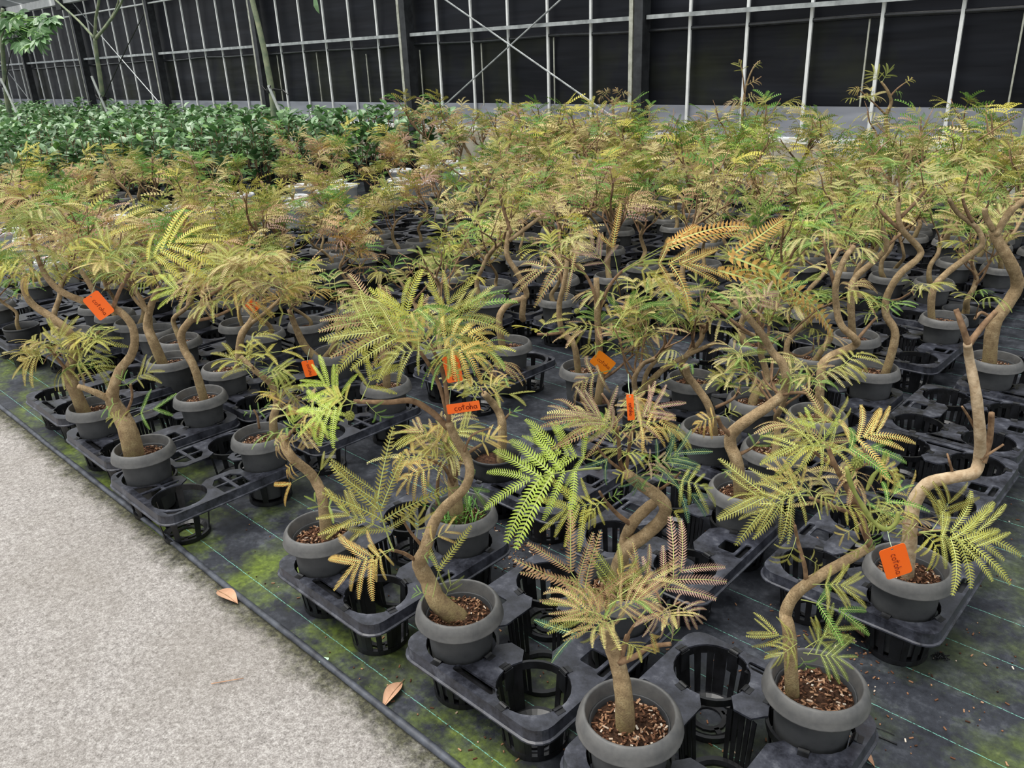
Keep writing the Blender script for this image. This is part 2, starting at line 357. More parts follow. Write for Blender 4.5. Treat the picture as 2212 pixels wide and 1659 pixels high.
# ---------------------------------------------------------------- trays
TW, TD, TZ = .45, .525, .145; CX, CYY, CR = .117, .160, .086
def rrect(w, d, r, n=5, cx=0, cy=0):
    out = []
    for sx, sy, a0 in ((1, 1, 0), (-1, 1, 90), (-1, -1, 180), (1, -1, 270)):
        for i in range(n + 1):
            a = R(a0 + 90 * i / n); out.append((cx + sx * (w / 2 - r) + r * math.cos(a), cy + sy * (d / 2 - r) + r * math.sin(a)))
    return out
def main_hole(hw=.034, n=20, cr=CR, rc=.088):
    out = []
    for sx, sy in ((1, 1), (-1, 1), (-1, -1), (1, -1)):
        c = Vector((sx * CX, sy * CYY)); th = math.atan2(c.y, c.x); u = Vector((math.cos(th), math.sin(th))); q = Vector((-u.y, u.x))
        a0 = math.asin(hw / rc)
        out.append(tuple(u * (rc * math.cos(a0)) - q * hw))
        da = math.asin(hw / cr); L = c.length
        for i in range(n + 1):          # round the cup from one lip of the channel to the other
            a = math.pi + da + (2 * math.pi - 2 * da) * i / n
            out.append(tuple(c + u * (cr * math.cos(a)) + q * (cr * math.sin(a))))
        out.append(tuple(u * (rc * math.cos(a0)) + q * hw))
    return out
def cup_mesh(name, slats, rt=CR, rb=.071, z1=TZ - .004, thick=.003, slot=.52, solid=False):
    b = MB(); n = slats; gapdir = math.pi  # opening faces the tray centre along -x
    for j in range(n):
        a0 = gapdir + .42 + (2 * math.pi - .84) * j / n; a1 = a0 + (2 * math.pi - .84) / n * (slot if not (solid and j % 3 == 0) else .98)
        vs = []
        for r, z in ((rt, z1), (rb, .012)):
            for a in (a0, (a0 + a1) / 2, a1):
                for dr in (0, thick): vs.append(((r + dr) * math.cos(a), (r + dr) * math.sin(a), z))
        fs = [(0, 2, 8, 6), (2, 4, 10, 8), (1, 7, 9, 3), (3, 9, 11, 5), (0, 6, 7, 1), (4, 5, 11, 10)]
        b.add(vs, fs)
    b.lathe([(rt - .001, z1), (rt + .006, z1), (rt + .004, z1 - .02), (rt - .002, z1 - .02)], 30, True)
    b.lathe([(rb + .005, .002), (rb + .005, .016), (rb - .004, .016), (rb - .016, .008), (rb - .016, .002)], 30, True)
    b.lathe([(.03, .002), (.03, .007), (.042, .007), (.042, .002)], 16, True)
    for i in range(4):
        a = i * math.pi / 2 + .4; u = Vector((math.cos(a), math.sin(a), 0)); b.obox(u * .05 + Vector((0, 0, .005)), u * .014, Vector((-u.y, u.x, 0)) * .006, (0, 0, .002))
    return b.mesh(name, 'cup')
def make_tray_meshes():
    out = rrect(TW, TD, .045)
    def sq(cx, cy, w_, d_, r=.006): return rrect(w_, d_, r, 2, cx, cy)
    b = MB(); holes = [main_hole()]
    for s in (-1, 1):
        holes.append(sq(s * .165, 0, .05, .052)); holes.append(sq(s * .208, 0, .018, .075, .004))
        holes.append(sq(0, s * .230, .13, .022, .006)); 
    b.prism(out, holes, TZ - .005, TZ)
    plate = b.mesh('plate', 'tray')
    b = MB(); n = len(out); o2 = rrect(TW + .006, TD + .006, .048); vs = []; fs = []
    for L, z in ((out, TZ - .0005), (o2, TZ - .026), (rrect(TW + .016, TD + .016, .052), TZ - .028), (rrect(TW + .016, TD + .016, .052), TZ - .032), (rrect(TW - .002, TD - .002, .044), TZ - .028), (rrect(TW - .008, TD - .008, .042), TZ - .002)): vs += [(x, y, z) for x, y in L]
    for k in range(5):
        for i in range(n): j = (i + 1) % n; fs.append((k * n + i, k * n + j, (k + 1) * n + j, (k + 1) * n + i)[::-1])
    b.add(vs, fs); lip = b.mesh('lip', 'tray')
    b = MB()                            # recess troughs under the long slots and side pockets
    for s in (-1, 1):
        b.box((-.066, s * .230 - .012, TZ - .018), (.066, s * .230 + .012, TZ - .015)); b.box((s * .208 - .01, -.038, TZ - .018), (s * .208 + .01, .038, TZ - .015))
    trough = b
    b = MB(); n = 9                     # hinge clip: a rounded tab bridging a dark notch at the cup rim
    b.box((-.006, -.011, -.012), (.016, .011, .002)); b.tube([(.0, -.011, .0), (.0, .011, .0)], .006, 8); b.box((-.008, -.0135, -.055), (-.004, .0135, -.002))
    clip = b.mesh('clip', 'cup')
    b = MB()
    for s in (-1, 1): b.box((s * .165 - .026, -.028, TZ - .09), (s * .165 + .026, -.026, TZ - .006)); b.box((s * .165 - .026, .026, TZ - .09), (s * .165 + .026, .028, TZ - .006))
    # centre well: slatted tongues standing round the middle
    well = MB(); rc = .088
    for q in range(4):
        base = q * math.pi / 2
        for j in range(5):
            a = base + (j - 2) * .165; a0, a1 = a - .06, a + .06; vs = []
            for r, z in ((rc, TZ - .004), (rc - .012, .012)):
                for aa in (a0, a1):
                    for dr in (0, .003): vs.append(((r + dr) * math.cos(aa), (r + dr) * math.sin(aa), z))
            well.add(vs, [(0, 2, 6, 4), (1, 5, 7, 3), (0, 4, 5, 1), (2, 3, 7, 6)])
    well.lathe([(.078, .002), (.078, .014), (.066, .014), (.062, .006), (.062, .002)], 28, True)
    wellm = well.mesh('centre_well', 'cup')
    cups = [cup_mesh('cup', 15), cup_mesh('cup', 15, solid=True)]
    # open lattice type
    b = MB(); lat = [main_hole(.036, 20, .088, .09)]
    for s in (-1, 1):
        for t in (-1, 1):
            lat.append([(s * .105, t * .006), (s * .105, t * .03), (s * .135, t * .052), (s * .15, t * .052), (s * .15, t * .006)][::(1 if s * t > 0 else -1)])
            lat.append([(s * .158, t * .006), (s * .158, t * .05), (s * .212, t * .05), (s * .212, t * .006)][::(1 if s * t > 0 else -1)])
            lat.append([(t * .006, s * .108), (t * .02, s * .118), (t * .02, s * .165), (t * .006, s * .165)][::(-1 if s * t > 0 else 1)])
            lat.append([(t * .006, s * .175), (t * .022, s * .175), (t * .06, s * .24), (t * .006, s * .24)][::(-1 if s * t > 0 else 1)])
            lat.append([(s * .200, t * .215), (s * .214, t * .19), (s * .214, t * .222), (s * .20, t * .240), (s * .175, t * .243)][::(1 if s * t > 0 else -1)])
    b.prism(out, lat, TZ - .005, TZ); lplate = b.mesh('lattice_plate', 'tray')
    lcup = cup_mesh('cup', 6, slot=.28, rt=.088)
    return dict(plate=plate, lip=lip, trough=trough.mesh('trough', 'cup'), clip=clip, well=wellm, cups=cups, lplate=lplate, lcup=lcup)
TM = make_tray_meshes()
ntray = 0
CUPS = [(CX, CYY), (-CX, CYY), (-CX, -CYY), (CX, -CYY)]
def tray(x, y, rz, label, group=None, lattice=False, detail=True):
    t = empty('pot_tray', (x, y, 0), rz); tag(t, label, 'tray', group)
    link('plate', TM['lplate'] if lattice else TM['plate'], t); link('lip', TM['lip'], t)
    for i, (cx, cy) in enumerate(CUPS):
        th = math.atan2(cy, cx); link('cup', TM['lcup'] if lattice else TM['cups'][i % 2], t, Matrix.Translation((cx, cy, 0)) @ Matrix.Rotation(th, 4, 'Z'))
        if detail and not lattice:
            for a in (th + .75, th - .75, th + 2.25, th - 2.25):
                link('clip', TM['clip'], t, Matrix.Translation((cx + CR * math.cos(a), cy + CR * math.sin(a), TZ - .001)) @ Matrix.Rotation(a, 4, 'Z'))
    if not lattice: link('centre_well', TM['well'], t)
    if detail and not lattice: link('trough', TM['trough'], t)['kind'] = 'stuff'
    return t
# nearest trays, one by one
T_near = [
 (-.585, 1.175, 0, 'black pot tray at the very front, under the two nearest grey pots', 0),
 (-1.09, 1.19, 0, 'black pot tray with empty cups in front of the S-shaped trunk', 0),
 (-1.635, 1.17, 0, 'black pot tray under the pot full of weeds, beside the mossy strip', 0),
 (-2.56, 1.07, 0, 'black open lattice tray sticking out towards the concrete path', 1),
 (-3.09, 1.11, 0, 'black tray holding two pots just left of the lattice tray', 0),
 (-3.66, 1.14, 0, 'dusty black tray at the left end of the front row', 0),
 (-.585, 2.025, 0, 'black tray under the pot with the large orange tag', 0),
 (-1.085, 1.80, .02, 'black tray with empty cups behind the twisted double trunk', 0),
 (-1.63, 1.86, 0, 'black tray holding the straight black nursery pot', 0),
 (-2.60, 1.66, 0, 'open lattice tray behind the tree with two orange tags', 1),
 (-3.08, 1.66, 0, 'black tray behind the slim bare trunk left of the lattice trays', 0),
 (-.66, 2.59, 0, 'empty grey-dusted tray beside the open cloth at right, nearer one', 0),
 (-.68, 3.12, 0, 'empty grey-dusted tray at right, farther one with no pots', 0),
 (-1.14, 2.42, .0, 'black tray under the pot with the hooked tan trunk', 0),
 (-1.66, 2.45, .0, 'black tray under the dark pot left of the hooked trunk', 0),
 (-1.16, 2.98, .0, 'black tray in the third row right of centre', 0),
 (-2.52, 2.42, 0, 'open lattice tray with one grey pot beside the bare black cloth', 1),
 (-1.68, 2.98, 0, 'black tray in the third row near the centre', 0),
]
for x, y, rz, lab, lat in T_near: tray(x, y, rz, lab, lattice=bool(lat))
near_xy = [(t[0], t[1]) for t in T_near]

# ---------------------------------------------------------------- compound leaves
RIBS = []
def pinna(b, p0, d, up, L, nl, wl, droop, fold, tint=None, gap=.3, bend=0.0):
    """one feather: a narrow ribbon with joined leaflets on both sides"""
    d = d.normalized(); side = d.cross(up).normalized(); up = side.cross(d).normalized()
    n = nl * 2; nodes = []; p = Vector(p0); st = L / n; dirs = []
    for i in range(n + 1):
        nodes.append(p.copy()); dirs.append(d.copy()); p = p + d * st
        d = (d + Vector((0, 0, -1)) * (droop * st / L * (.5 + 1.8 * i / n)) + side * (bend * st / L)).normalized()
    vs = []; fs = []
    for i, (q, t) in enumerate(zip(nodes, dirs)):
        s = t.cross(up).normalized(); hw = .0075 * L * (1 - .6 * i / n)
        vs.append(q - s * hw); vs.append(q + s * hw)
    for i in range(n): fs.append((2 * i, 2 * i + 1, 2 * i + 3, 2 * i + 2))
    RIBS.extend(range(len(b.f), len(b.f) + n))
    for i in range(0, n, 2):
        f = i / n; t = dirs[i]; s = t.cross(up).normalized(); nn = s.cross(t)
        env = min(1, .55 + 2.2 * f) * min(1, .35 + 2.1 * (1 - f)); ll = wl * L * env
        for sg in (-1, 1):
            k = 0 if sg < 0 else 1; o = len(vs)
            out = (s * sg * math.cos(fold) + nn * math.sin(fold)).normalized(); td = (out * .8 + t * .62).normalized()
            q0 = vs[2 * i + k]; wv = t * (st * 2 * (1 - gap) * .5)
            vs.append(q0 + td * ll * .45 - wv * .8); vs.append(q0 + td * ll); vs.append(q0 + td * ll * .5 + wv * .9)
            fs.append((2 * i + k, o, o + 1, o + 2, 2 * i + 2 + k) if k else (2 * i + 2 + k, o + 2, o + 1, o, 2 * i + k))
    b.add(vs, fs, tint)
def leaf_mesh(kind, seed, nl, name='leaf', b=None, xf=None, tint=None):
    """compound leaf, total length about 1 along +X, upper side +Z"""
    r = random.Random(seed); own = b is None; tmp = MB(); RIBS.clear()
    P = dict(spread=dict(n=5, pl=.56, pet=.24, ang=(64, 24), dr=.7, arch=.25, fold=.15, wl=.105),
             arch=dict(n=5, pl=.52, pet=.2, ang=(78, 22), dr=1.6, arch=.9, fold=.1, wl=.095),
             comb=dict(n=4, pl=.52, pet=.28, ang=(52, 24), dr=.4, arch=.15, fold=.35, wl=.12),
             fine=dict(n=3, pl=.5, pet=.25, ang=(65, 25), dr=1.0, arch=.5, fold=.25, wl=.10),
             broad=dict(n=2, pl=.6, pet=.26, ang=(62, 22), dr=.5, arch=.4, fold=.1, wl=.14),
             single=dict(n=1, pl=.85, pet=.12, ang=(20, 15), dr=1.0, arch=.3, fold=.1, wl=.1))[kind]
    d = Vector((1, 0, P['arch'] * .6)).normalized(); p = Vector((0, 0, 0)); n = P['n']; pts = [p.copy()]; rl = .62; K = 10; dirs = [d.copy()]
    for i in range(K):
        p = p + d * (rl / K); d = (d + Vector((0, r.uniform(-.03, .03), -P['arch'] * .16))).normalized(); pts.append(p.copy()); dirs.append(d.copy())
    tmp.tube(pts, [.011 * (1 - .6 * i / K) for i in range(K + 1)], 3, 0, False)
    if tint is not None: tmp.c = [tint] * len(tmp.v)
    for i in range(n):
        f = P['pet'] / rl + (1 - P['pet'] / rl) * (i / max(n - 1, 1)); f = min(f, 1)
        if n == 1: f = 1
        q = f * K; j = min(int(q), K - 1); base = pts[j].lerp(pts[j + 1], q - j); t = dirs[j]
        ang = P['ang'][0] + (P['ang'][1] - P['ang'][0]) * i / max(n - 1, 1)
        prof = (.68 + .5 * math.sin(math.pi * (i + .8) / (n + .6)))
        for sg in (-1, 1):
            if n > 2 and r.random() < .07: continue
            a = R(ang + r.uniform(-13, 13)) * sg; dd = Matrix.Rotation(a, 3, 'Z') @ t; dd.z += r.uniform(-.1, .18)
            pinna(tmp, base, dd, Vector((0, 0, 1)), P['pl'] * prof * r.uniform(.75, 1.15), nl, P['wl'] * r.uniform(.85, 1.1), P['dr'] * r.uniform(.5, 1.5), P['fold'] + r.uniform(-.1, .15), tint, bend=-sg * r.uniform(-.15, .6))
    if own:
        me = tmp.mesh(name, 'leaf'); me.materials.append(M['rib'])
        for i in RIBS + list(range(3 * K)): me.polygons[i].material_index = 1
        return me
    b.add([xf @ Vector(v) for v in tmp.v], tmp.f); b.c += tmp.c
LEAF = {}
for kd, cnt in (('spread', 5), ('arch', 6), ('comb', 4), ('fine', 4), ('broad', 3), ('single', 2)):
    LEAF[kd] = [leaf_mesh(kd, 100 + 7 * i, 20 if kd in ('spread', 'comb', 'single') else 17) for i in range(cnt)]
COL = dict(olive=(158, 154, 78), tan=(196, 182, 126), copper=(168, 138, 102), rust=(182, 146, 80), pink=(170, 138, 124), lime=(172, 194, 82), green=(104, 144, 66), bluegreen=(78, 116, 90), yellow=(190, 182, 84), gold=(196, 168, 96), moss=(124, 136, 64))
def lcol(name, j=.12):
    c = lin(COL[name]); k = 1 + rnd.uniform(-j, j) * 1.6; return tuple(max(0, min(1, x * k * (1 + rnd.uniform(-j, j) * .5))) for x in c[:3]) + (1,)
def frame_m(base, X, up, size):
    X = X.normalized(); Y = up.cross(X)
    if Y.length < 1e-3: Y = Vector((0, 1, 0))
    Y.normalize(); Z = X.cross(Y); m = Matrix((X, Y, Z)).transposed().to_4x4() @ Matrix.Scale(size, 4); m.translation = base; return m
PAL = dict(left=['tan'] * 4 + ['olive'] * 5 + ['copper'] * 2 + ['yellow'] * 3 + ['green'] * 3 + ['moss'] * 4,
           copper=['copper'] * 5 + ['rust'] * 2 + ['tan'] * 3 + ['olive'] * 4 + ['green'] * 2 + ['pink'],
           right=['tan'] * 4 + ['olive'] * 3 + ['green'] * 4 + ['copper'] * 2 + ['moss'] * 3,
           pale=['tan'] * 6 + ['olive'] * 4 + ['copper'] * 2 + ['green'] * 3 + ['yellow'] + ['moss'] * 2,
           green=['green'] * 5 + ['moss'] * 3 + ['olive'] * 3 + ['tan'] + ['lime'])
KINDS = ['arch'] * 6 + ['fine'] * 5 + ['spread'] * 2 + ['comb'] * 1 + ['broad'] * 2

# ---------------------------------------------------------------- pots
SOILZ = .20
def pot_meshes():
    b = MB(); b.lathe([(.0, .002), (.064, .002), (.066, .0), (.068, .004), (.0805, .205), (.0785, .208), (.0765, .205), (.070, .16), (.066, .01), (0, .01)], 30); body = b.mesh('pot', 'pot', True)
    b = MB(); b.lathe([(.0772, .19), (.0835, .22), (.0865, .2335), (.0872, .2355), (.0885, .237), (.0905, .2375), (.0945, .2345), (.100, .2265), (.1035, .216), (.1052, .2045), (.1062, .2025), (.1062, .2005), (.1052, .2), (.1035, .2015), (.1, .207), (.092, .2085), (.0815, .206)], 36); rim = b.mesh('rim', 'rim', True)
    b = MB(); b.lathe([(.0, 0), (.068, 0), (.0865, .183), (.0865, .186), (.089, .187), (.089, .196), (.0865, .197), (.0835, .196), (.0815, .15), (.066, .01), (0, .01)], 30); bb = b.mesh('pot', 'blackpot', True)
    b = MB(); b.lathe([(.0, 0), (.1, 0), (.104, .01), (.122, .262), (.131, .264), (.133, .29), (.128, .297), (.121, .29), (.117, .25), (.1, .02), (0, .02)], 32); wb = b.mesh('pot', 'whitepot', True)
    def soil(r, z, name):
        s = MB(); vs = [(0, 0, z + .008)]; fs = []; n = 22; R_ = 4
        for k in range(1, R_ + 1):
            for j in range(n):
                a = 2 * math.pi * j / n; rr = r * k / R_; vs.append((rr * math.cos(a), rr * math.sin(a), z + .008 * (1 - k / R_) + .006 * noise.noise((rr * 30 * math.cos(a), rr * 30 * math.sin(a), z))))
        for j in range(n): fs.append((0, 1 + j, 1 + (j + 1) % n))
        for k in range(R_ - 1):
            for j in range(n): a = 1 + k * n + j; c = 1 + k * n + (j + 1) % n; fs.append((a, a + n, c + n, c))
        s.add(vs, fs); return s.mesh(name, 'soil', True)
    s1 = soil(.0755, .193, 'soil'); s2 = soil(.082, .155, 'soil'); s3 = soil(.117, .25, 'soil')
    ch = []
    for sd_ in range(3):
        r = random.Random(sd_); s = MB()
        for i in range(300):
            a = r.uniform(0, 6.283); q = .071 * math.sqrt(r.random()); L = r.uniform(.0015, .0065); W = r.uniform(.0008, .0022); an = r.uniform(0, 3.14)
            u = Vector((math.cos(an), math.sin(an), r.uniform(-.5, .5))).normalized(); v = Vector((-u.y, u.x, r.uniform(-.3, .3))).normalized()
            s.obox((q * math.cos(a), q * math.sin(a), .199 + r.uniform(-.001, .008) * (1 - q / .09)), u * L, v * W, u.cross(v) * .0009)
        ch.append(s.mesh('bark_chips', 'chips'))
    return dict(pot=body, rim=rim, black=bb, white=wb, s1=s1, s2=s2, s3=s3, chips=ch)
PM = pot_meshes()
POTZ = .022
def put_pot(root, kind='grey', chips=True):
    if kind == 'grey':
        p = link('pot', PM['pot'], root); link('rim', PM['rim'], p); link('soil', PM['s1'], root)
        if chips: c = link('bark_chips', rnd.choice(PM['chips']), root, Matrix.Rotation(rnd.uniform(0, 6), 4, 'Z')); c['kind'] = 'stuff'
    elif kind == 'black': link('pot', PM['black'], root); link('soil', PM['s2'], root)
    else: link('pot', PM['white'], root); link('soil', PM['s3'], root)
def soil_top(kind): return {'grey': .195, 'black': .158, 'white': .252}[kind]

# ---------------------------------------------------------------- generic trees (skeleton variants shared by many trees)
def rand_dir(r, el0, el1):
    a = r.uniform(0, 6.283); e = R(r.uniform(el0, el1)); return Vector((math.cos(a) * math.cos(e), math.sin(a) * math.cos(e), math.sin(e)))
def make_variant(seed, tall=1.0, sway=.07, nb=5, nleaf=30):
    r = random.Random(seed); z = .185; p = Vector((r.uniform(-.02, .02), r.uniform(-.02, .02), z)); pts = [p.copy()]
    a = r.uniform(0, 6.283); H = r.uniform(.26, .36) * tall; k = 6; ph = r.uniform(0, 6)
    for i in range(1, k + 1):
        f = i / k; s = sway * math.sin(ph + f * r.uniform(4.2, 5.6)) * (.4 + f); s0 = sway * math.sin(ph) * .4
        pts.append(Vector((p.x + math.cos(a) * (s - s0) + r.uniform(-.012, .012), p.y + math.sin(a) * (s - s0) + r.uniform(-.012, .012), z + H * f)))
    c = catmull(pts, 4); r0 = r.uniform(.0085, .0135); mt = MB().tube(c, lerp_list([r0 * 1.35, r0, r0 * .85, r0 * .7, r0 * .5], len(c)), 8, .04)
    trunk = mt.mesh('trunk', 'bark', True); branches = []; tips = []
    for i in range(nb):
        f = .5 + .5 * (i + r.random() * .6) / nb; st = c[min(int(f * (len(c) - 1)), len(c) - 1)]
        d = rand_dir(r, 15, 65); L = r.uniform(.11, .24) * tall; q = [st.copy()]; dd = d.copy()
        for j in range(4):
            dd = (dd + Vector((r.uniform(-.35, .35), r.uniform(-.35, .35), r.uniform(-.05, .4)))).normalized(); q.append(q[-1] + dd * L / 4); 
            if j > 0: tips.append((q[-1].copy(), dd.copy()))
        cc = catmull(q, 3); rb = r0 * r.uniform(.36, .55); branches.append(MB().tube(cc, lerp_list([rb, rb * .8, rb * .5], len(cc)), 6, .05).mesh('branch', 'twig', True))
        if r.random() < .85:
            q2 = [q[2].copy()]; d2 = rand_dir(r, 10, 70)
            for j in range(3): d2 = (d2 + Vector((r.uniform(-.3, .3), r.uniform(-.3, .3), .15))).normalized(); q2.append(q2[-1] + d2 * L / 4); tips.append((q2[-1].copy(), d2.copy()))
            branches.append(MB().tube(q2, lerp_list([rb * .6, rb * .3], 4), 5).mesh('branch', 'twig', True))
    tips.append((c[-1].copy(), Vector((0, 0, 1))))
    leaves = []
    for i in range(nleaf):
        tp, td = tips[i % len(tips)]; d = (rand_dir(r, -5, 50) + td * .6 + Vector((tp.x, tp.y, 0)) * 1.5).normalized()
        sz = r.choice((.08, .1, .115, .13, .15, .17)) * r.uniform(.85, 1.15); leaves.append((tp, d, sz, r.choice(KINDS)))
    return dict(trunk=trunk, branches=branches, leaves=leaves, seed=seed)
VAR = [make_variant(40 + i, tall=(1.0, 1.15, .95, 1.3, 1.1, 1.25, 1.05, .9, 1.2, 1.0)[i], sway=(.06, .09, .05, .11, .08, .1, .04, .07, .09, .06)[i], nb=(6, 6, 7, 5, 6, 5, 7, 6, 6, 7)[i], nleaf=(24, 22, 26, 16, 22, 17, 26, 24, 20, 25)[i]) for i in range(10)]
def far_foliage(v, pal, seed):
    b = MB(); r = random.Random(seed)
    for tp, d, sz, kd in v['leaves']:
        t = lin(COL[r.choice(PAL[pal])]); j = r.uniform(.85, 1.2); t = tuple(x * j for x in t[:3]) + (1,)
        X = d + Vector((0, 0, .25)); up = Vector((r.uniform(-.3, .3), r.uniform(-.3, .3), 1))
        leaf_mesh(kd, seed + int(sz * 1e4), 9, b=b, xf=frame_m(tp, X, up, sz * 1.15), tint=t)
    return b.mesh('foliage', 'foliage')
FAR = {}
for pi, pal in enumerate(('left', 'copper', 'right', 'pale', 'green')):
    for vi in ((0, 1, 2, 4, 6, 7) if pal == 'left' else (0, 3, 5, 8) if pal == 'right' else (1, 2, 4, 9) if pal == 'pale' else (1, 6)):
        FAR[(vi, pal)] = far_foliage(VAR[vi], pal, 900 + pi * 31 + vi)
def generic_tree(x, y, pal, near, label, group, pot='grey', sc=None, z=POTZ):
    root = empty('potted_tree', (x, y, z), rnd.uniform(0, 6.283)); sc = sc or rnd.uniform(.9, 1.15); tag(root, label, 'potted tree', group)
    put_pot(root, pot, near)
    dz = soil_top(pot) - .195; up = Matrix.Translation((0, 0, dz + .19)) @ Matrix.Scale(sc, 4) @ Matrix.Translation((0, 0, -.19))
    if near:
        v = rnd.choice(VAR)
        link('trunk', v['trunk'], root, up)
        for m in v['branches']: link('branch', m, root, up)
        for tp, d, sz, kd in v['leaves']:
            c = rnd.choice(PAL[pal]); kk = kd if c not in ('green', 'moss') or rnd.random() < .5 else rnd.choice(('broad', 'fine'))
            X = d + Vector((rnd.uniform(-.3, .3), rnd.uniform(-.3, .3), .25))
            link('leaf', rnd.choice(LEAF[kk]), root, frame_m(up @ tp, X, Vector((rnd.uniform(-.3, .3), rnd.uniform(-.3, .3), 1)), sz * sc * rnd.uniform(.9, 1.2)), lcol(c))
    else:
        ks = [k for k in FAR if k[1] == pal]; k = rnd.choice(ks); v = VAR[k[0]]
        link('trunk', v['trunk'], root, up)
        for m in v['branches'][:8]: link('branch', m, root, up)
        f = link('foliage', FAR[k], root, up); f['kind'] = 'stuff'
    return root

# ---------------------------------------------------------------- trees one can tell apart, traced trunk by trunk
hero_xy = []; seated = []; unseated = []
def hero(rim_px, label, trunks, leaves=(), fill=(), pal='left', pot='grey', nfill=0, fsize=(.10, .18), kinds=KINDS, xy=None, z=POTZ, bark='bark'):
    """trunks: list of (pixel path, [radii in pixels], depth offset); leaves: (base px, tip px, kind, colour, nearer); fill: pixel points round which small leaves grow"""
    rz_ = .24 if pot == 'grey' else .195 if pot == 'black' else .29
    P = at_z(rim_px[0], rim_px[1], z + rz_ - .004) if xy is None else Vector((xy[0], xy[1], z + rz_)); P.z = z
    if pot != 'white' and xy is None:
        cups = [(t[0] + a, t[1] + c) for t in T_near for a, c in CUPS]; q = min(cups, key=lambda t: (t[0] - P.x) ** 2 + (t[1] - P.y) ** 2)
        if (q[0] - P.x) ** 2 + (q[1] - P.y) ** 2 < .085 ** 2: P.x, P.y = q; seated.append(q)
        else: unseated.append((P.x, P.y))
    hero_xy.append((P.x, P.y)); root = empty('potted_tree', P, 0, 1); tag(root, label, 'potted tree'); put_pot(root, pot)
    inv = Matrix.Translation(-P); ppm = FPX / depth(P + Vector((0, 0, .4)))
    ends = []
    for ti, tr in enumerate(trunks):
        path, rad = tr[0], tr[1]; off = tr[2] if len(tr) > 2 else 0
        pts = []
        for i, (a, c) in enumerate(path):
            o = off * (i / (len(path) - 1)) + (.012 * math.sin(i * 1.9 + ti) if 0 < i else 0); pts.append(at_p(a, c, P, o) - P)
        if ti == 0:
            q = pts[0].copy(); q.z = min(q.z, soil_top(pot) - .012); hd = Vector((q.x, q.y, 0))
            if hd.length > .05: q.x *= .05 / hd.length; q.y *= .05 / hd.length
            pts[0] = q
        c = catmull(pts, 5); rr = lerp_list([x / ppm for x in rad], len(c))
        thick = rad[0] / ppm > .009
        link('trunk' if ti == 0 or thick else 'branch', MB().tube(c, rr, 10 if thick else 6, .035).mesh('trunk' if ti == 0 or thick else 'branch', bark if thick or ti == 0 else 'twig', True), root)
        ends += [(c[k] + P) for k in range(int(len(c) * .55), len(c), 3)]
    vdir = -HF
    for lf in leaves:
        (ax, ay), (bx, by), kd, cl = lf[:4]; cl = 'gold' if cl == 'tan' else cl; off = lf[4] if len(lf) > 4 else .03; tilt = lf[5] if len(lf) > 5 else 0
        A = at_p(ax, ay, P, off); B = at_p(bx, by, P, off + tilt)
        up = Vector((0, 0, 1)) * .8 + vdir * .75 + Vector((rnd.uniform(-.15, .15), rnd.uniform(-.15, .15), 0))
        X = B - A
        if abs(X.normalized().z) > .75: up = vdir * 1.0 + Vector((0, 0, .25))
        link('leaf', rnd.choice(LEAF[kd]), root, frame_m(A - P, X, up, X.length * 1.02), lcol(cl))
    pool = [at_p(a, c, P, rnd.uniform(-.05, .06)) for a, c in fill] or ends
    for i in range(nfill):
        q = pool[i % len(pool)] + Vector((rnd.uniform(-1, 1), rnd.uniform(-1, 1), rnd.uniform(-1, 1))) * (.035 if fill else .012)
        ctr = sum(pool, Vector()) / len(pool); d = (rand_dir(rnd, -5, 55) + Vector((q.x - ctr.x, q.y - ctr.y, 0)) * 2).normalized(); c = rnd.choice(PAL[pal]); kk = rnd.choice(kinds)
        if c in ('green', 'bluegreen') and rnd.random() < .5: kk = rnd.choice(('broad', 'fine'))
        link('leaf', rnd.choice(LEAF[kk]), root, frame_m(q - P, d + Vector((0, 0, .2)), Vector((rnd.uniform(-.25, .25), rnd.uniform(-.25, .25), 1)), rnd.uniform(*fsize)), lcol(c))
        if fill and i < len(pool):   # a green petiole stalk joins the cluster to the nearest wood
            e = min(ends, key=lambda t: (t - q).length)
            if .01 < (e - q).length < .3: link('stalk', MB().tube([e - P, (e + q) / 2 - P + Vector((0, 0, .012)), q - P], [.0026, .002, .0016], 5).mesh('stalk', 'twig', True), root)
    return root, P

def weeds(root, n=60, spread=.06, h=.07):
    b = MB(); r = random.Random(5)
    for i in range(n):
        a = r.uniform(0, 6.28); q = spread * math.sqrt(r.random()); p = Vector((q * math.cos(a), q * math.sin(a), .195)); d = Vector((r.uniform(-.8, .8), r.uniform(-.8, .8), 1)).normalized(); s = Vector((-d.y, d.x, 0)).normalized() * .0025; L = r.uniform(.4, 1) * h
        m = p + d * L * .6; e = p + d * L + Vector((d.x, d.y, -.35)) * L * .4
        b.add([p - s * .5, p + s * .5, m - s, m + s, e], [(0, 1, 3, 2), (2, 3, 4)])
    o = link('weeds', b.mesh('weeds', 'weed'), root); o['kind'] = 'stuff'

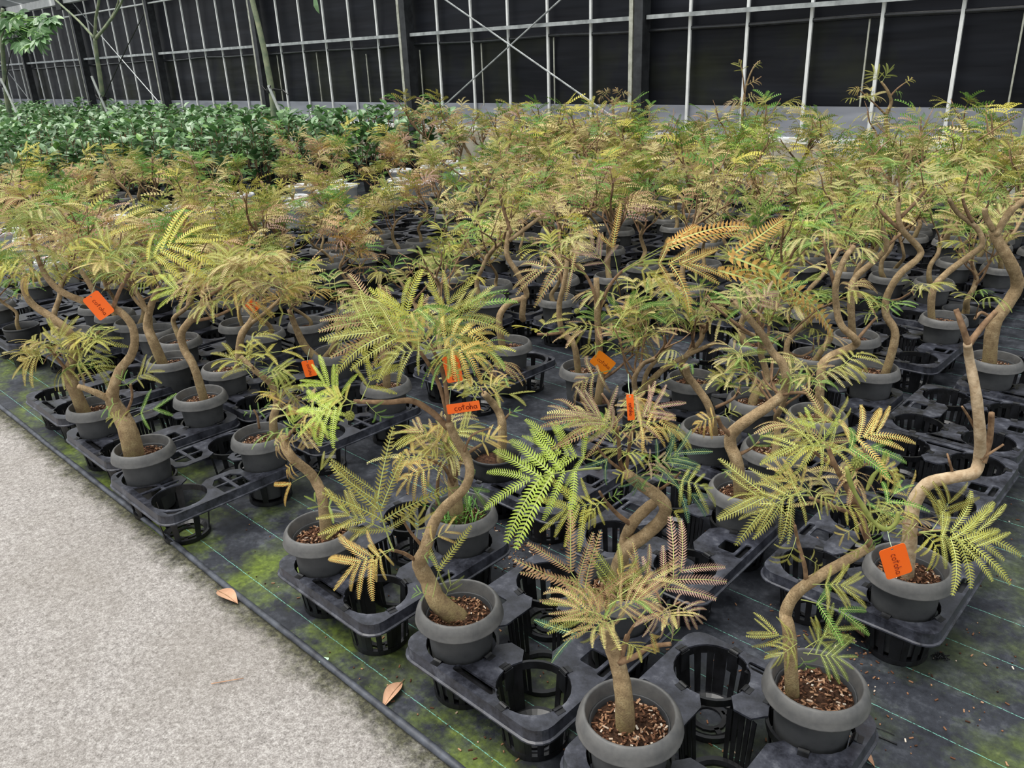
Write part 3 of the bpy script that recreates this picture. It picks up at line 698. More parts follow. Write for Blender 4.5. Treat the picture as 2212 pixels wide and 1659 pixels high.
hero((1353, 1541), 'front tree in the nearest grey pot, thick pale trunk and coppery feather leaves',
     [([(1352, 1556), (1347, 1500), (1336, 1440), (1318, 1392), (1306, 1352)], [24, 21, 19, 17, 14, 12]),
      ([(1338, 1430), (1372, 1418), (1402, 1398), (1448, 1391)], [9, 7, 6, 5], .03), ([(1340, 1425), (1347, 1400), (1356, 1372)], [8, 7, 6], -.02),
      ([(1308, 1360), (1310, 1310), (1300, 1260)], [5, 4, 3], .01), ([(1350, 1385), (1375, 1345), (1420, 1325), (1470, 1300)], [3.5, 3, 2.5, 2], .05)],
     [((1306, 1352), (1190, 1165), 'comb', 'copper', .02), ((1305, 1345), (1205, 1285), 'spread', 'olive', .03, .02), ((1312, 1340), (1225, 1300), 'arch', 'copper', .08, .06), ((1440, 1305), (1535, 1335), 'arch', 'pink', .06, .05), ((1450, 1310), (1395, 1345), 'arch', 'pink', .06, .06),
      ((1380, 1335), (1525, 1175), 'comb', 'pink', -.03, -.04), ((1340, 1330), (1430, 1200), 'comb', 'copper', -.02, -.03), ((1318, 1330), (1360, 1205), 'spread', 'moss', .0), ((1312, 1360), (1205, 1372), 'single', 'bluegreen', .05), ((1310, 1355), (1240, 1330), 'fine', 'green', .04),
      ((1385, 1330), (1420, 1395), 'single', 'tan', .08), ((1320, 1325), (1420, 1275), 'spread', 'copper', .06, .03), ((1305, 1350), (1275, 1385), 'single', 'olive', .05), ((1448, 1390), (1460, 1350), 'fine', 'green', .03)],
     nfill=12, fill=[(1330, 1320), (1360, 1340), (1310, 1300), (1400, 1325)], fsize=(.07, .13), kinds=['fine', 'broad', 'comb', 'arch'], pal='copper')
r2h, P2h = hero((1770, 1457), 'tree arching right from the grey pot at the front tray corner, leaves at its foot',
     [([(1722, 1425), (1705, 1370), (1697, 1325), (1718, 1283), (1762, 1250), (1822, 1214), (1885, 1178)], [16, 14.5, 13.5, 13, 12, 11, 9]),
      ([(1742, 1265), (1738, 1222), (1724, 1172), (1717, 1135)], [5, 4.5, 4, 3], .03), ([(1880, 1180), (1858, 1110), (1828, 1050), (1806, 1010), (1788, 965)], [7, 6.5, 6, 5, 4], .05),
      ([(1830, 1055), (1850, 1015), (1880, 1000)], [4, 3, 2.5], .04), ([(1808, 1010), (1770, 985), (1752, 970)], [4, 3.5, 3], .03), ([(1860, 1115), (1800, 1095), (1750, 1075)], [5, 4, 3], .1)],
     [((1722, 1385), (1640, 1360), 'arch', 'olive', .03, .03), ((1722, 1390), (1665, 1430), 'arch', 'olive', .06, .04), ((1740, 1400), (1838, 1335), 'comb', 'moss', .05, .0), ((1735, 1410), (1850, 1425), 'spread', 'moss', .07, .04), ((1745, 1415), (1790, 1350), 'comb', 'olive', .04),
      ((1730, 1295), (1865, 1330), 'broad', 'green', .05, .03), ((1755, 1262), (1872, 1265), 'spread', 'olive', .06, .02), ((1720, 1160), (1690, 1240), 'fine', 'olive', .03), ((1730, 1420), (1752, 1450), 'broad', 'green', .08), ((1735, 1200), (1790, 1235), 'fine', 'olive', .04),
      ((1750, 1070), (1575, 1075), 'spread', 'olive', .12, .04), ((1745, 1060), (1600, 1120), 'arch', 'olive', .14, .05), ((1750, 1065), (1660, 1010), 'spread', 'tan', .1), ((1750, 1060), (1815, 1090), 'arch', 'olive', .15, .05),
      ((1790, 968), (1690, 915), 'spread', 'olive', .1), ((1790, 968), (1655, 960), 'arch', 'olive', .12, .03), ((1795, 965), (1820, 860), 'fine', 'olive', .06), ((1800, 970), (1950, 905), 'spread', 'tan', .08), ((1800, 975), (1935, 960), 'broad', 'green', .1), ((1790, 965), (1745, 900), 'broad', 'lime', .1),
      ((1880, 1000), (1985, 1045), 'arch', 'olive', .1, .03), ((1870, 1005), (1960, 1010), 'fine', 'tan', .08), ((1858, 1110), (1960, 1100), 'arch', 'olive', .08), ((1860, 1130), (1800, 1170), 'fine', 'tan', .1), ((1875, 1165), (1830, 1215), 'fine', 'olive', .08), ((1870, 1150), (1905, 1190), 'fine', 'green', .1)],
     nfill=16, fill=[(1790, 970), (1755, 985), (1830, 1030), (1780, 1080), (1860, 1120), (1720, 1100)], fsize=(.07, .13), pal='left')
r3h, PH3 = hero((996, 1316), 'tree with a long S-bent trunk and olive leaves carrying two orange tags',
     [([(992, 1328), (945, 1298), (925, 1255), (906, 1218), (917, 1190), (937, 1130), (962, 1094), (1001, 1058), (1015, 1020), (1005, 981), (982, 943), (970, 915)], [26, 22, 19, 17, 14, 12, 11, 10, 9.5, 9.5, 9, 8]),
      ([(970, 920), (966, 860), (955, 800), (935, 755)], [5.5, 5, 4.5, 3.5], .02), ([(968, 925), (935, 892), (890, 866), (838, 869), (764, 867)], [7, 6.5, 6, 5, 4], .05), ([(966, 895), (948, 830), (915, 770), (880, 735)], [5, 4.5, 4, 3], .06),
      ([(905, 1215), (872, 1195), (842, 1188)], [5, 4, 3], .06), ([(920, 1190), (880, 1140), (862, 1100)], [4, 3, 2], .05), ([(1003, 975), (1020, 940), (1060, 925)], [3, 2.5, 2], .02)],
     [((850, 1190), (775, 985), 'spread', 'olive', .1), ((850, 1185), (715, 1235), 'spread', 'tan', .13, .04), ((845, 1188), (770, 1250), 'arch', 'tan', .14, .05), ((845, 1150), (700, 1090), 'comb', 'olive', .08),
      ((760, 870), (665, 800), 'spread', 'lime', .08), ((765, 868), (690, 850), 'spread', 'yellow', .1), ((780, 866), (830, 750), 'comb', 'yellow', .06), ((770, 870), (640, 905), 'spread', 'lime', .1, .03), ((790, 868), (840, 920), 'fine', 'green', .08),
      ((930, 750), (720, 690), 'spread', 'olive', .08), ((935, 750), (1090, 690), 'arch', 'tan', .06), ((930, 750), (830, 620), 'spread', 'yellow', .04), ((940, 750), (985, 600), 'comb', 'olive', .02), ((935, 760), (1085, 765), 'arch', 'tan', .1, .04), ((930, 760), (790, 770), 'arch', 'olive', .12, .03), ((940, 740), (1060, 640), 'spread', 'olive', .02), ((950, 780), (1030, 830), 'fine', 'olive', .1), ((925, 755), (720, 640), 'spread', 'copper', .02), ((935, 755), (880, 690), 'comb', 'tan', .12),
      ((900, 1160), (905, 1100), 'comb', 'olive', .06), ((920, 1180), (985, 1130), 'fine', 'tan', .08), ((910, 1200), (935, 1205), 'broad', 'green', .1), ((935, 1290), (955, 1200), 'single', 'olive', .04), ((930, 1285), (885, 1275), 'fine', 'green', .05), ((955, 1300), (985, 1245), 'fine', 'moss', .0)],
     nfill=22, fill=[(930, 750), (900, 745), (955, 800), (880, 735), (990, 790), (1010, 800)], fsize=(.1, .19), pal='left')
hero((1330, 1228), 'tree with a twisted double trunk, lime and dark green feather leaves',
     [([(1318, 1232), (1345, 1198), (1396, 1154), (1430, 1121), (1437, 1094), (1421, 1072), (1383, 1046), (1354, 1024)], [16, 15, 14.5, 14, 13.5, 13.5, 13, 11], .06),
      ([(1345, 1215), (1347, 1190), (1352, 1160), (1369, 1127), (1394, 1101), (1412, 1086)], [14, 13.5, 13, 12.5, 12, 11], -.01),
      ([(1362, 1132), (1335, 1112), (1310, 1085), (1295, 1062)], [6, 5, 4, 3], .06), ([(1354, 1024), (1340, 1000), (1336, 950), (1318, 880), (1300, 850)], [5, 4.5, 4, 3, 2.5], .06), ([(1352, 1024), (1360, 960), (1370, 920)], [4, 3.5, 3], .05), ([(1415, 1065), (1450, 1040), (1470, 1020)], [4, 3, 2], .06), ([(1345, 1018), (1310, 990), (1290, 965)], [4, 3, 2.5], .05)],
     [((1300, 1010), (1050, 1045), 'spread', 'lime', .1, .05), ((1300, 1000), (1130, 960), 'spread', 'lime', .08), ((1310, 1085), (1170, 1105), 'spread', 'yellow', .1, .04), ((1305, 1075), (1255, 1140), 'arch', 'yellow', .12, .05), ((1310, 1080), (1345, 1060), 'fine', 'green', .08),
      ((1385, 1030), (1505, 950), 'comb', 'bluegreen', .05), ((1375, 1010), (1380, 1070), 'comb', 'bluegreen', .08), ((1345, 950), (1250, 865), 'comb', 'pink', .08), ((1330, 960), (1185, 850), 'arch', 'copper', .08), ((1350, 930), (1450, 850), 'comb', 'pink', .04), ((1360, 930), (1490, 890), 'arch', 'tan', .06), ((1345, 960), (1290, 1010), 'single', 'bluegreen', .1), ((1350, 960), (1405, 935), 'comb', 'copper', .08),
      ((1450, 1035), (1575, 1065), 'arch', 'olive', .08, .04), ((1440, 1040), (1530, 1085), 'broad', 'bluegreen', .09), ((1420, 1080), (1480, 1120), 'single', 'yellow', .08), ((1380, 1000), (1460, 990), 'fine', 'pink', .08), ((1370, 1015), (1320, 1030), 'fine', 'yellow', .07), ((1350, 920), (1280, 905), 'fine', 'olive', .05), ((1352, 1160), (1395, 1190), 'fine', 'green', .02)],
     nfill=18, fill=[(1340, 960), (1370, 940), (1330, 900), (1400, 980), (1430, 1030)], fsize=(.08, .14), pal='copper')
r5h, P5h = hero((1275, 872), 'tall slim tree in a black nursery pot topped by big coppery feather leaves',
     [([(1288, 905), (1294, 850), (1300, 800), (1293, 740), (1290, 660), (1288, 600)], [10, 9, 8.5, 7.5, 7, 6]), ([(1292, 700), (1285, 640), (1262, 590), (1215, 552)], [4, 3.5, 3, 2], .05), ([(1290, 690), (1310, 630), (1345, 585), (1390, 565)], [4, 3.5, 3, 2.5], .05),
      ([(1360, 905), (1385, 850), (1430, 800), (1480, 770), (1545, 740)], [10, 8, 6.5, 5, 4], .0), ([(1388, 850), (1400, 800), (1450, 745)], [6, 5, 4], -.02), ([(1300, 820), (1330, 800), (1370, 765)], [4, 3, 2], .04)],
     [((1265, 592), (1090, 565), 'arch', 'copper', .06, .04), ((1320, 590), (1260, 510), 'comb', 'pink', .05), ((1335, 590), (1318, 500), 'single', 'rust', .05), ((1345, 585), (1500, 490), 'single', 'rust', .06), ((1345, 588), (1495, 505), 'single', 'rust', .07), ((1360, 575), (1450, 610), 'comb', 'yellow', .02), ((1390, 565), (1690, 545), 'single', 'rust', .08), ((1390, 568), (1650, 590), 'single', 'rust', .09), ((1385, 570), (1480, 640), 'single', 'yellow', .1), ((1370, 572), (1560, 560), 'comb', 'rust', .1, .04), ((1300, 700), (1420, 640), 'arch', 'tan', .04), ((1295, 710), (1200, 700), 'arch', 'olive', .04), ((1320, 800), (1200, 850), 'arch', 'copper', .08), ((1310, 740), (1460, 700), 'arch', 'copper', .06), ((1300, 760), (1250, 740), 'arch', 'olive', .06)],
     nfill=24, fill=[(1330, 640), (1390, 660), (1420, 690), (1350, 700), (1310, 720), (1380, 750), (1450, 680)], fsize=(.12, .2), pal='pale', pot='black')
_, PH11 = hero((1975, 1221), 'tree with a pruned bare trunk bent in an elbow at the far right front',
     [([(1965, 1200), (1964, 1172), (1972, 1095), (2003, 1046), (2060, 1031), (2104, 1021), (2115, 990), (2117, 937), (2108, 850), (2094, 776), (2090, 742)], [17, 16, 15, 14, 13, 13, 12, 11.5, 10.5, 9, 8]),
      ([(2092, 745), (2077, 700), (2065, 668)], [6.5, 6, 5]), ([(2092, 745), (2122, 705), (2152, 672)], [7, 6, 5]), ([(2116, 945), (2098, 910), (2078, 878)], [4, 3, 2], .02), ([(2124, 1000), (2138, 950), (2142, 892)], [7, 6.5, 6], -.02), ([(2118, 992), (2140, 978), (2168, 960)], [4, 3, 2.5]), ([(2060, 1030), (2052, 1000), (2046, 980)], [3, 2.5, 2]), ([(1970, 1160), (2000, 1148), (2040, 1146)], [4, 3.5, 3], .06)],
     [((1985, 1150), (2195, 1135), 'spread', 'olive', .08, .05), ((1985, 1150), (2190, 1190), 'spread', 'olive', .1, .08), ((2010, 1150), (2075, 1050), 'comb', 'olive', .06), ((1990, 1150), (2060, 1225), 'arch', 'yellow', .1, .05), ((1985, 1120), (1890, 1080), 'arch', 'olive', .06), ((1980, 1130), (1930, 1180), 'fine', 'olive', .06), ((1975, 1100), (1930, 1030), 'fine', 'tan', .03)],
     nfill=5, fill=[(1960, 1130), (1945, 1150)], fsize=(.06, .1), bark='pale_bark')
hero((700, 1127), 'leaning tree with lime and coppery tufts in the grey pot nearest the mossy strip',
     [([(703, 1142), (697, 1080), (685, 1045), (668, 1020), (634, 992), (617, 965), (616, 940)], [14, 12, 11.5, 11, 10.5, 10, 8]), ([(618, 950), (640, 920), (660, 900)], [3.5, 3, 2], .04)],
     [((655, 905), (740, 870), 'spread', 'lime', .05), ((650, 910), (720, 930), 'broad', 'lime', .06), ((640, 930), (690, 990), 'arch', 'copper', .07), ((625, 945), (570, 985), 'arch', 'copper', .06), ((622, 940), (585, 950), 'arch', 'rust', .04), ((630, 935), (640, 880), 'spread', 'lime', .04), ((640, 1000), (600, 1035), 'arch', 'rust', .06), ((665, 1025), (605, 1055), 'single', 'rust', .05), ((680, 1040), (700, 1000), 'single', 'olive', .02), ((697, 1095), (750, 1095), 'broad', 'lime', .08), ((697, 1100), (670, 1075), 'broad', 'lime', .06), ((640, 925), (700, 910), 'arch', 'tan', .08)], nfill=6, fill=[(630, 940), (650, 920)], fsize=(.08, .13), pal='copper')
rw, PW = hero((1016, 1116), 'bushy coppery tree in the grey pot full of green weeds',
     [([(985, 1125), (984, 1085), (978, 1045), (975, 1000), (960, 950)], [18, 16, 12, 8, 5]), ([(980, 1050), (960, 1010), (925, 990)], [5, 4, 3], .06), ([(980, 1040), (1000, 990), (1040, 960)], [5, 4, 3], .02), ([(945, 1090), (945, 1050), (950, 1010)], [5, 4, 3], .06)],
     [((930, 990), (815, 985), 'arch', 'tan', .08), ((960, 960), (865, 905), 'arch', 'copper', .05), ((970, 960), (1030, 900), 'comb', 'olive', .02), ((1030, 965), (1085, 930), 'spread', 'tan', .02), ((950, 1010), (830, 1040), 'arch', 'tan', .1, .04), ((960, 1040), (1000, 1095), 'fine', 'green', .08), ((980, 1030), (1050, 1070), 'broad', 'green', .06), ((955, 1050), (900, 1085), 'broad', 'green', .08), ((970, 1000), (930, 900), 'arch', 'copper', .03), ((960, 1000), (900, 960), 'comb', 'tan', .08)],
     nfill=14, fill=[(950, 1000), (970, 970), (990, 1000), (930, 1020)], fsize=(.1, .17), pal='copper')
weeds(rw, 90, .062, .085)
_, PH7 = hero((310, 967), 'tree with a thick forked trunk in the pot on the lattice tray',
     [([(285, 962), (278, 935), (264, 902), (243, 866), (247, 833), (260, 798), (283, 768), (291, 735), (282, 698), (248, 667), (186, 652), (133, 630), (102, 600), (88, 572)], [23, 21, 19, 15, 11, 10, 9, 8.5, 8, 7.5, 7, 6.5, 6, 5]),
      ([(243, 866), (207, 848), (168, 834)], [8, 7, 5], .04), ([(215, 655), (185, 600), (155, 560)], [6, 5, 4], -.02), ([(88, 575), (70, 520), (60, 470)], [4.5, 4, 3], -.03), ([(243, 668), (262, 620), (285, 585)], [5, 4, 3], -.03), ([(270, 900), (285, 860), (282, 830)], [4, 3, 2.5], .06)],
     [((290, 590), (430, 480), 'spread', 'yellow', .04), ((285, 585), (180, 500), 'spread', 'olive', .03), ((100, 590), (15, 605), 'arch', 'tan', .08, .04), ((95, 580), (180, 520), 'arch', 'olive', .02), ((85, 570), (20, 540), 'arch', 'copper', .0), ((280, 830), (340, 790), 'comb', 'olive', .08), ((282, 840), (250, 800), 'fine', 'green', .06), ((290, 900), (355, 870), 'broad', 'green', .06), ((275, 910), (215, 890), 'arch', 'olive', .08), ((255, 870), (220, 885), 'broad', 'green', .08)],
     nfill=32, fill=[(90, 560), (70, 500), (60, 470), (155, 560), (285, 585), (110, 480), (230, 560)], fsize=(.12, .2), pal='left')
hero((185, 882), 'tree with a hooked trunk leaning left in the pot left of the lattice tray',
     [([(178, 870), (155, 829), (146, 808), (160, 766), (153, 722), (115, 688), (70, 657), (51, 622), (55, 590)], [15, 13, 12, 9, 8.5, 8, 7, 6, 5]), ([(148, 805), (120, 770), (100, 745)], [4, 3, 2.5], .04), ([(158, 770), (190, 740), (215, 715)], [4, 3, 2.5], .03)],
     [((110, 760), (20, 790), 'spread', 'tan', .08), ((110, 750), (40, 720), 'arch', 'olive', .06), ((150, 790), (260, 790), 'arch', 'olive', .08), ((160, 770), (240, 700), 'arch', 'olive', .05), ((140, 780), (120, 690), 'spread', 'olive', .06), ((60, 600), (130, 570), 'arch', 'olive', .0), ((55, 590), (-30, 560), 'arch', 'yellow', .0)],
     nfill=26, fill=[(130, 760), (170, 760), (205, 725), (60, 600), (100, 790), (190, 800)], fsize=(.1, .17), pal='left')
hero((566, 942), 'small tree with a coppery umbrella of leaves in the right pot of the lattice tray',
     [([(592, 938), (590, 910), (598, 870), (585, 830), (550, 800), (520, 770)], [10, 9, 8, 7, 6, 5]), ([(560, 925), (556, 900), (548, 885)], [3, 2.5, 2], .03), ([(596, 870), (620, 845)], [3, 2.5], .05)],
     [((615, 850), (590, 900), 'arch', 'copper', .08), ((615, 848), (660, 885), 'arch', 'copper', .08), ((552, 890), (580, 875), 'broad', 'green', .05), ((550, 890), (525, 890), 'broad', 'green', .05), ((560, 805), (640, 800), 'spread', 'olive', .05), ((585, 830), (650, 850), 'spread', 'olive', .08)], nfill=16, fill=[(560, 810), (530, 775), (600, 850), (640, 830)], fsize=(.1, .16), pal='left')
hero((445, 842), 'slim bare curved trunk in a grey pot carrying a coppery canopy',
     [([(437, 838), (420, 795), (398, 755), (392, 722), (407, 697), (432, 670), (440, 640)], [10, 9, 8.5, 8, 8, 7, 5]), ([(410, 695), (460, 685), (500, 668)], [4, 3.5, 3], .03), ([(438, 650), (480, 620), (520, 600)], [4.5, 4, 3], .0)],
     [((440, 640), (390, 570), 'arch', 'rust', .04), ((500, 670), (590, 640), 'arch', 'rust', .08), ((520, 600), (640, 600), 'arch', 'copper', .03), ((470, 625), (400, 670), 'arch', 'copper', .1), ((520, 600), (600, 550), 'spread', 'yellow', .0), ((430, 650), (330, 605), 'spread', 'lime', -.05)],
     nfill=34, fill=[(460, 620), (520, 600), (560, 620), (600, 650), (500, 660), (550, 580), (620, 610)], fsize=(.14, .21), pal='copper')
hero((1062, 962), 'stubby pruned trunk in the straight black nursery pot',
     [([(1080, 960), (1085, 925), (1079, 893), (1062, 868), (1045, 850)], [11, 10, 9, 8, 7]), ([(1084, 915), (1095, 900), (1104, 890)], [3, 2.5, 2])], [((1095, 900), (1118, 882), 'broad', 'green', .02), ((1045, 850), (1100, 800), 'arch', 'tan', .0), ((1045, 850), (990, 820), 'arch', 'olive', .0)], nfill=8, fill=[(1045, 845)], fsize=(.1, .15), pot='black')
hero((1530, 922), 'tan trunk bent like a hook in the grey pot right of centre',
     [([(1545, 922), (1533, 882), (1506, 838), (1486, 812), (1482, 790)], [10, 9, 8.5, 8, 7]), ([(1546, 880), (1585, 860), (1600, 830)], [4, 3, 2.5], .02)], [((1590, 850), (1560, 780), 'comb', 'olive', .04)], nfill=9, fill=[(1590, 840), (1480, 790)], fsize=(.08, .13), pal='right')
hero((1622, 1062), 'tree with a stout swollen base and trunk sweeping far right then up',
     [([(1603, 1050), (1592, 1000), (1578, 962), (1582, 935), (1618, 905), (1662, 876), (1692, 850), (1699, 819), (1688, 782), (1668, 760), (1648, 725), (1612, 680), (1586, 650)], [15, 14, 13.5, 13, 12, 11, 10.5, 10, 9, 8, 7.5, 6.5, 5.5]),
      ([(1692, 852), (1716, 848), (1746, 850)], [4.5, 4, 3], .02), ([(1578, 940), (1558, 920), (1550, 900)], [6, 5, 4], .02), ([(1650, 728), (1640, 690), (1650, 660)], [4, 3, 2.5]), ([(1590, 985), (1620, 970), (1640, 955)], [5, 3, 2], .03)],
     [((1620, 970), (1655, 935), 'broad', 'green', .04), ((1598, 1020), (1560, 1015), 'fine', 'green', .06), ((1555, 900), (1480, 920), 'arch', 'tan', .05), ((1555, 900), (1600, 880), 'fine', 'olive', .05), ((1700, 830), (1740, 800), 'broad', 'green', .04), ((1612, 680), (1690, 600), 'arch', 'pink', .03), ((1610, 680), (1560, 640), 'broad', 'green', .03)], nfill=12, fill=[(1590, 650), (1650, 665), (1740, 845), (1680, 720)], fsize=(.08, .13), pal='right')
def extra(root, P, path, rads, mat, name, off):
    ppm = FPX / depth(P + Vector((0, 0, .4))); q = catmull([at_p(a, c, P, off) - P for a, c in path], 5)
    link(name, MB().tube(q, [r / ppm for r in lerp_list(rads, len(q))], 7, .05).mesh(name, mat, True), root)
extra(r2h, P2h, [(1828, 1008), (1840, 1050), (1862, 1090), (1885, 1125), (1912, 1143), (1935, 1130), (1940, 1105)], [3, 5, 3.5, 5.5, 3.5, 5.5, 3.5, 5, 3], 'pod', 'seed_pod', .12)
extra(r2h, P2h, [(1912, 975), (1905, 1005), (1885, 1030), (1872, 1060)], [2.5, 5, 3, 5, 2.5], 'pod', 'seed_pod', .1)
def bud(root, P, px, py, stalk, off):
    c = at_p(px, py, P, off) - P; b = MB(); n = 40
    for i in range(n):
        z = 1 - 2 * (i + .5) / n; a = i * 2.4; rr = math.sqrt(1 - z * z); d = Vector((rr * math.cos(a), rr * math.sin(a), z)); t = Vector((-d.y, d.x, .1)).normalized(); b.obox(c + d * .0075, t * .0013, d.cross(t) * .0013, d * .003)
    b.lathe([(.0, -.0075), (.005, -.006), (.0075, 0), (.005, .006), (0, .0075)], 10); nv = 10 * 5
    for i in range(len(b.v) - nv, len(b.v)): b.v[i] = tuple(Vector(b.v[i]) + c)
    o = link('flower_bud', b.mesh('flower_bud', 'pod'), root); o['kind'] = 'stuff'
    s0 = at_p(*stalk, P, off) - P; link('bud_stalk', MB().tube([s0, (s0 + c) / 2, c], .0012, 5).mesh('bud_stalk', 'pod'), root)
bud(r5h, P5h, 1246, 672, (1290, 695), .05); bud(r3h, PH3, 755, 898, (762, 870), .08); bud(r2h, P2h, 1852, 998, (1840, 1030), .1)
for lab, rim, trs, nf, fl_, pal in (
   ('serpentine trunk in the grey pot with bare soil behind the olive crown at right', (1785, 882), [([(1775, 875), (1773, 808), (1789, 773), (1843, 748), (1848, 733), (1818, 704), (1807, 664), (1806, 612), (1824, 560), (1845, 532)], [10, 9.5, 9, 8.5, 8, 7.5, 7, 6.5, 6, 5]), ([(1806, 625), (1790, 570), (1780, 520)], [4, 3.5, 3]), ([(1848, 738), (1880, 700), (1895, 685)], [4, 3, 2.5])], 16, [(1845, 530), (1780, 515), (1895, 685), (1820, 560)], 'right'),
   ('tall S-curved tree in the grey pot standing clear at right', (1935, 792), [([(1941, 782), (1934, 725), (1914, 680), (1917, 638), (1944, 592), (1983, 558), (1986, 537), (1951, 499), (1940, 466), (1943, 428)], [9.5, 8.5, 8, 7.5, 7.5, 7, 6.5, 6, 5, 4.5]), ([(1950, 500), (1915, 470), (1890, 440)], [4.5, 4, 3]), ([(1945, 470), (1975, 440), (2000, 410)], [4, 3.5, 3]), ([(1925, 650), (1945, 645), (1970, 630)], [3, 2.5, 2])], 24, [(1943, 425), (1890, 435), (2000, 405), (1930, 380), (1960, 350), (1975, 630)], 'right'),
   ('thick brown trunk with sawn stubs in the rightmost grey pot', (2150, 772), [([(2143, 765), (2146, 705), (2182, 648), (2198, 612), (2182, 566), (2156, 522), (2145, 495)], [15, 14, 13, 12.5, 12, 11, 10]), ([(2150, 510), (2180, 460), (2215, 430)], [8, 7, 6]), ([(2146, 497), (2130, 470), (2128, 450)], [6, 6, 5]), ([(2146, 690), (2120, 675), (2105, 690)], [4, 3.5, 3], .03)], 14, [(2130, 440), (2200, 440), (2180, 400), (2110, 660)], 'right'),
   ('slender tree looping right then left behind the tall S-curved one', (2040, 682), [([(2017, 676), (2014, 632), (2043, 592), (2095, 552), (2122, 528), (2110, 493), (2069, 460), (2050, 430)], [8, 7.5, 7, 6.5, 6, 5.5, 5, 4]), ([(2100, 480), (2080, 430), (2090, 380)], [4, 3, 2.5])], 20, [(2050, 425), (2090, 375), (2030, 400), (2110, 350)], 'right'),
   ('grey-potted tree with a smooth curved stem left of the tall S-curved one', (1850, 722), [([(1847, 712), (1838, 640), (1848, 600), (1890, 562), (1915, 530), (1900, 480)], [8.5, 7.5, 7, 6.5, 6, 5]), ([(1912, 535), (1940, 510), (1950, 500)], [3.5, 3, 2.5])], 18, [(1900, 475), (1880, 440), (1920, 450), (1860, 500)], 'green'),
   ('grey-potted tree with two crossing stems on the lattice tray beside bare cloth', (1100, 737), [([(1087, 740), (1078, 690), (1100, 655), (1137, 640), (1121, 596), (1095, 550), (1100, 500)], [8, 7.5, 7, 6.5, 6, 5.5, 5]), ([(1132, 640), (1128, 680), (1130, 690)], [7, 7, 7], -.04), ([(1100, 520), (1140, 490), (1165, 470)], [4.5, 4, 3]), ([(1105, 505), (1090, 460), (1080, 420)], [4, 3.5, 3])], 20, [(1080, 415), (1165, 465), (1110, 440), (1130, 410), (1060, 400)], 'pale'),
   ('pale slim tree with a low side branch left of the big coppery leaves', (1262, 790), [([(1250, 780), (1240, 745), (1214, 716), (1208, 661), (1218, 616), (1226, 558)], [7.5, 7, 6.5, 6, 5.5, 5]), ([(1214, 718), (1190, 722), (1160, 722)], [4, 3.5, 3], .02), ([(1218, 620), (1205, 570), (1190, 540)], [4, 3, 2.5])], 12, [(1226, 555), (1190, 535), (1165, 720), (1240, 530)], 'pale'),
   ('grey-potted tree behind the hooked trunk with chips of bark on its soil', (1710, 812), [([(1702, 805), (1698, 770), (1706, 730), (1740, 700), (1760, 680)], [7, 6.5, 6, 5, 4]), ([(1700, 760), (1730, 770), (1760, 755)], [3.5, 3, 2])], 14, [(1760, 675), (1740, 690), (1765, 750)], 'right'),
   ('bushy olive tree in a grey pot behind the lattice tray with two tags in front', (850, 827), [([(835, 835), (832, 780), (820, 730), (835, 690)], [9, 8, 7, 5]), ([(822, 740), (790, 700), (770, 680)], [4, 3.5, 3])], 22, [(835, 690), (770, 680), (800, 660), (760, 720)], 'left'),
   ('grey-potted tree with a short leaning trunk left of the coppery canopy', (366, 772), [([(350, 768), (330, 735), (318, 700), (330, 650), (345, 620)], [12, 11, 9, 7, 5]), ([(325, 680), (300, 640), (290, 610)], [5, 4, 3])], 18, [(345, 615), (290, 605), (320, 580)], 'left'),
   ('grey-potted tree under the coppery canopy left of the third orange tag', (500, 782), [([(515, 775), (520, 730), (545, 690), (560, 650)], [9, 8, 7, 5]), ([(540, 700), (580, 670), (610, 640)], [5, 4, 3])], 18, [(560, 645), (610, 635), (590, 600)], 'copper'),
   ('dark-barked tree with a V fork behind the third orange tag', (722, 757), [([(700, 800), (690, 780), (660, 750), (640, 710), (625, 670)], [10, 10, 9, 7, 5], .05), ([(692, 785), (720, 750), (735, 700)], [8, 7, 5], .03)], 24, [(625, 665), (735, 695), (680, 650), (650, 620), (720, 640)], 'copper'),
   ('grey-potted tree with a bright green tuft in the middle of the field', (975, 592), [([(990, 590), (985, 560), (1000, 530), (1010, 505)], [7, 6, 5.5, 5]), ([(1000, 540), (980, 520), (965, 505)], [4, 3, 2.5])], 10, [(1010, 500), (965, 505), (1030, 500)], 'green')):
    lv = [((1005, 520), (1085, 490), 'spread', 'lime', .05), ((1000, 525), (940, 545), 'spread', 'lime', .05)] if 'bright green tuft' in lab else ()
    hero(rim, lab, trs, lv, fl_, pal, 'grey', nf, (.11, .18) if pal in ('left', 'copper') else (.09, .15))

# ---------------------------------------------------------------- the rest of the field: trays and trees row by row
def in_view(x, y, z=.5, m=120):
    a, c, k = pix((x, y, z)); return k > .3 and -m < a < IW + m and -80 < c < IH + 80
MARKS = [(40, 'at the left picture edge'), (213, 'behind the leftmost tag'), (390, 'between the two left tags'), (560, 'behind the half-hidden tag'), (720, 'above the third tag'), (890, 'below the first wide post'), (1050, 'below the crossed rods'), (1210, 'left of the amber tag'), (1330, 'behind the amber tag'), (1480, 'right of the second post'), (1640, 'behind the hooked trunk'), (1790, 'left of the S-curved tree'), (1940, 'behind the S-curved tree'), (2090, 'left of the rightmost trunk'), (2230, 'at the right picture edge')]
def zone(x, y):
    a, c, k = pix((x, y, .45)); side = min(MARKS, key=lambda m: abs(m[0] - a))[1]
    row = 'front rows' if k < 3.4 else 'second block' if k < 4.4 else 'middle rows' if k < 5.6 else 'back rows' if y < 6.2 else 'kerb rows'
    return side, row
ntree = len(hero_xy); field = []
claimed = list(near_xy)
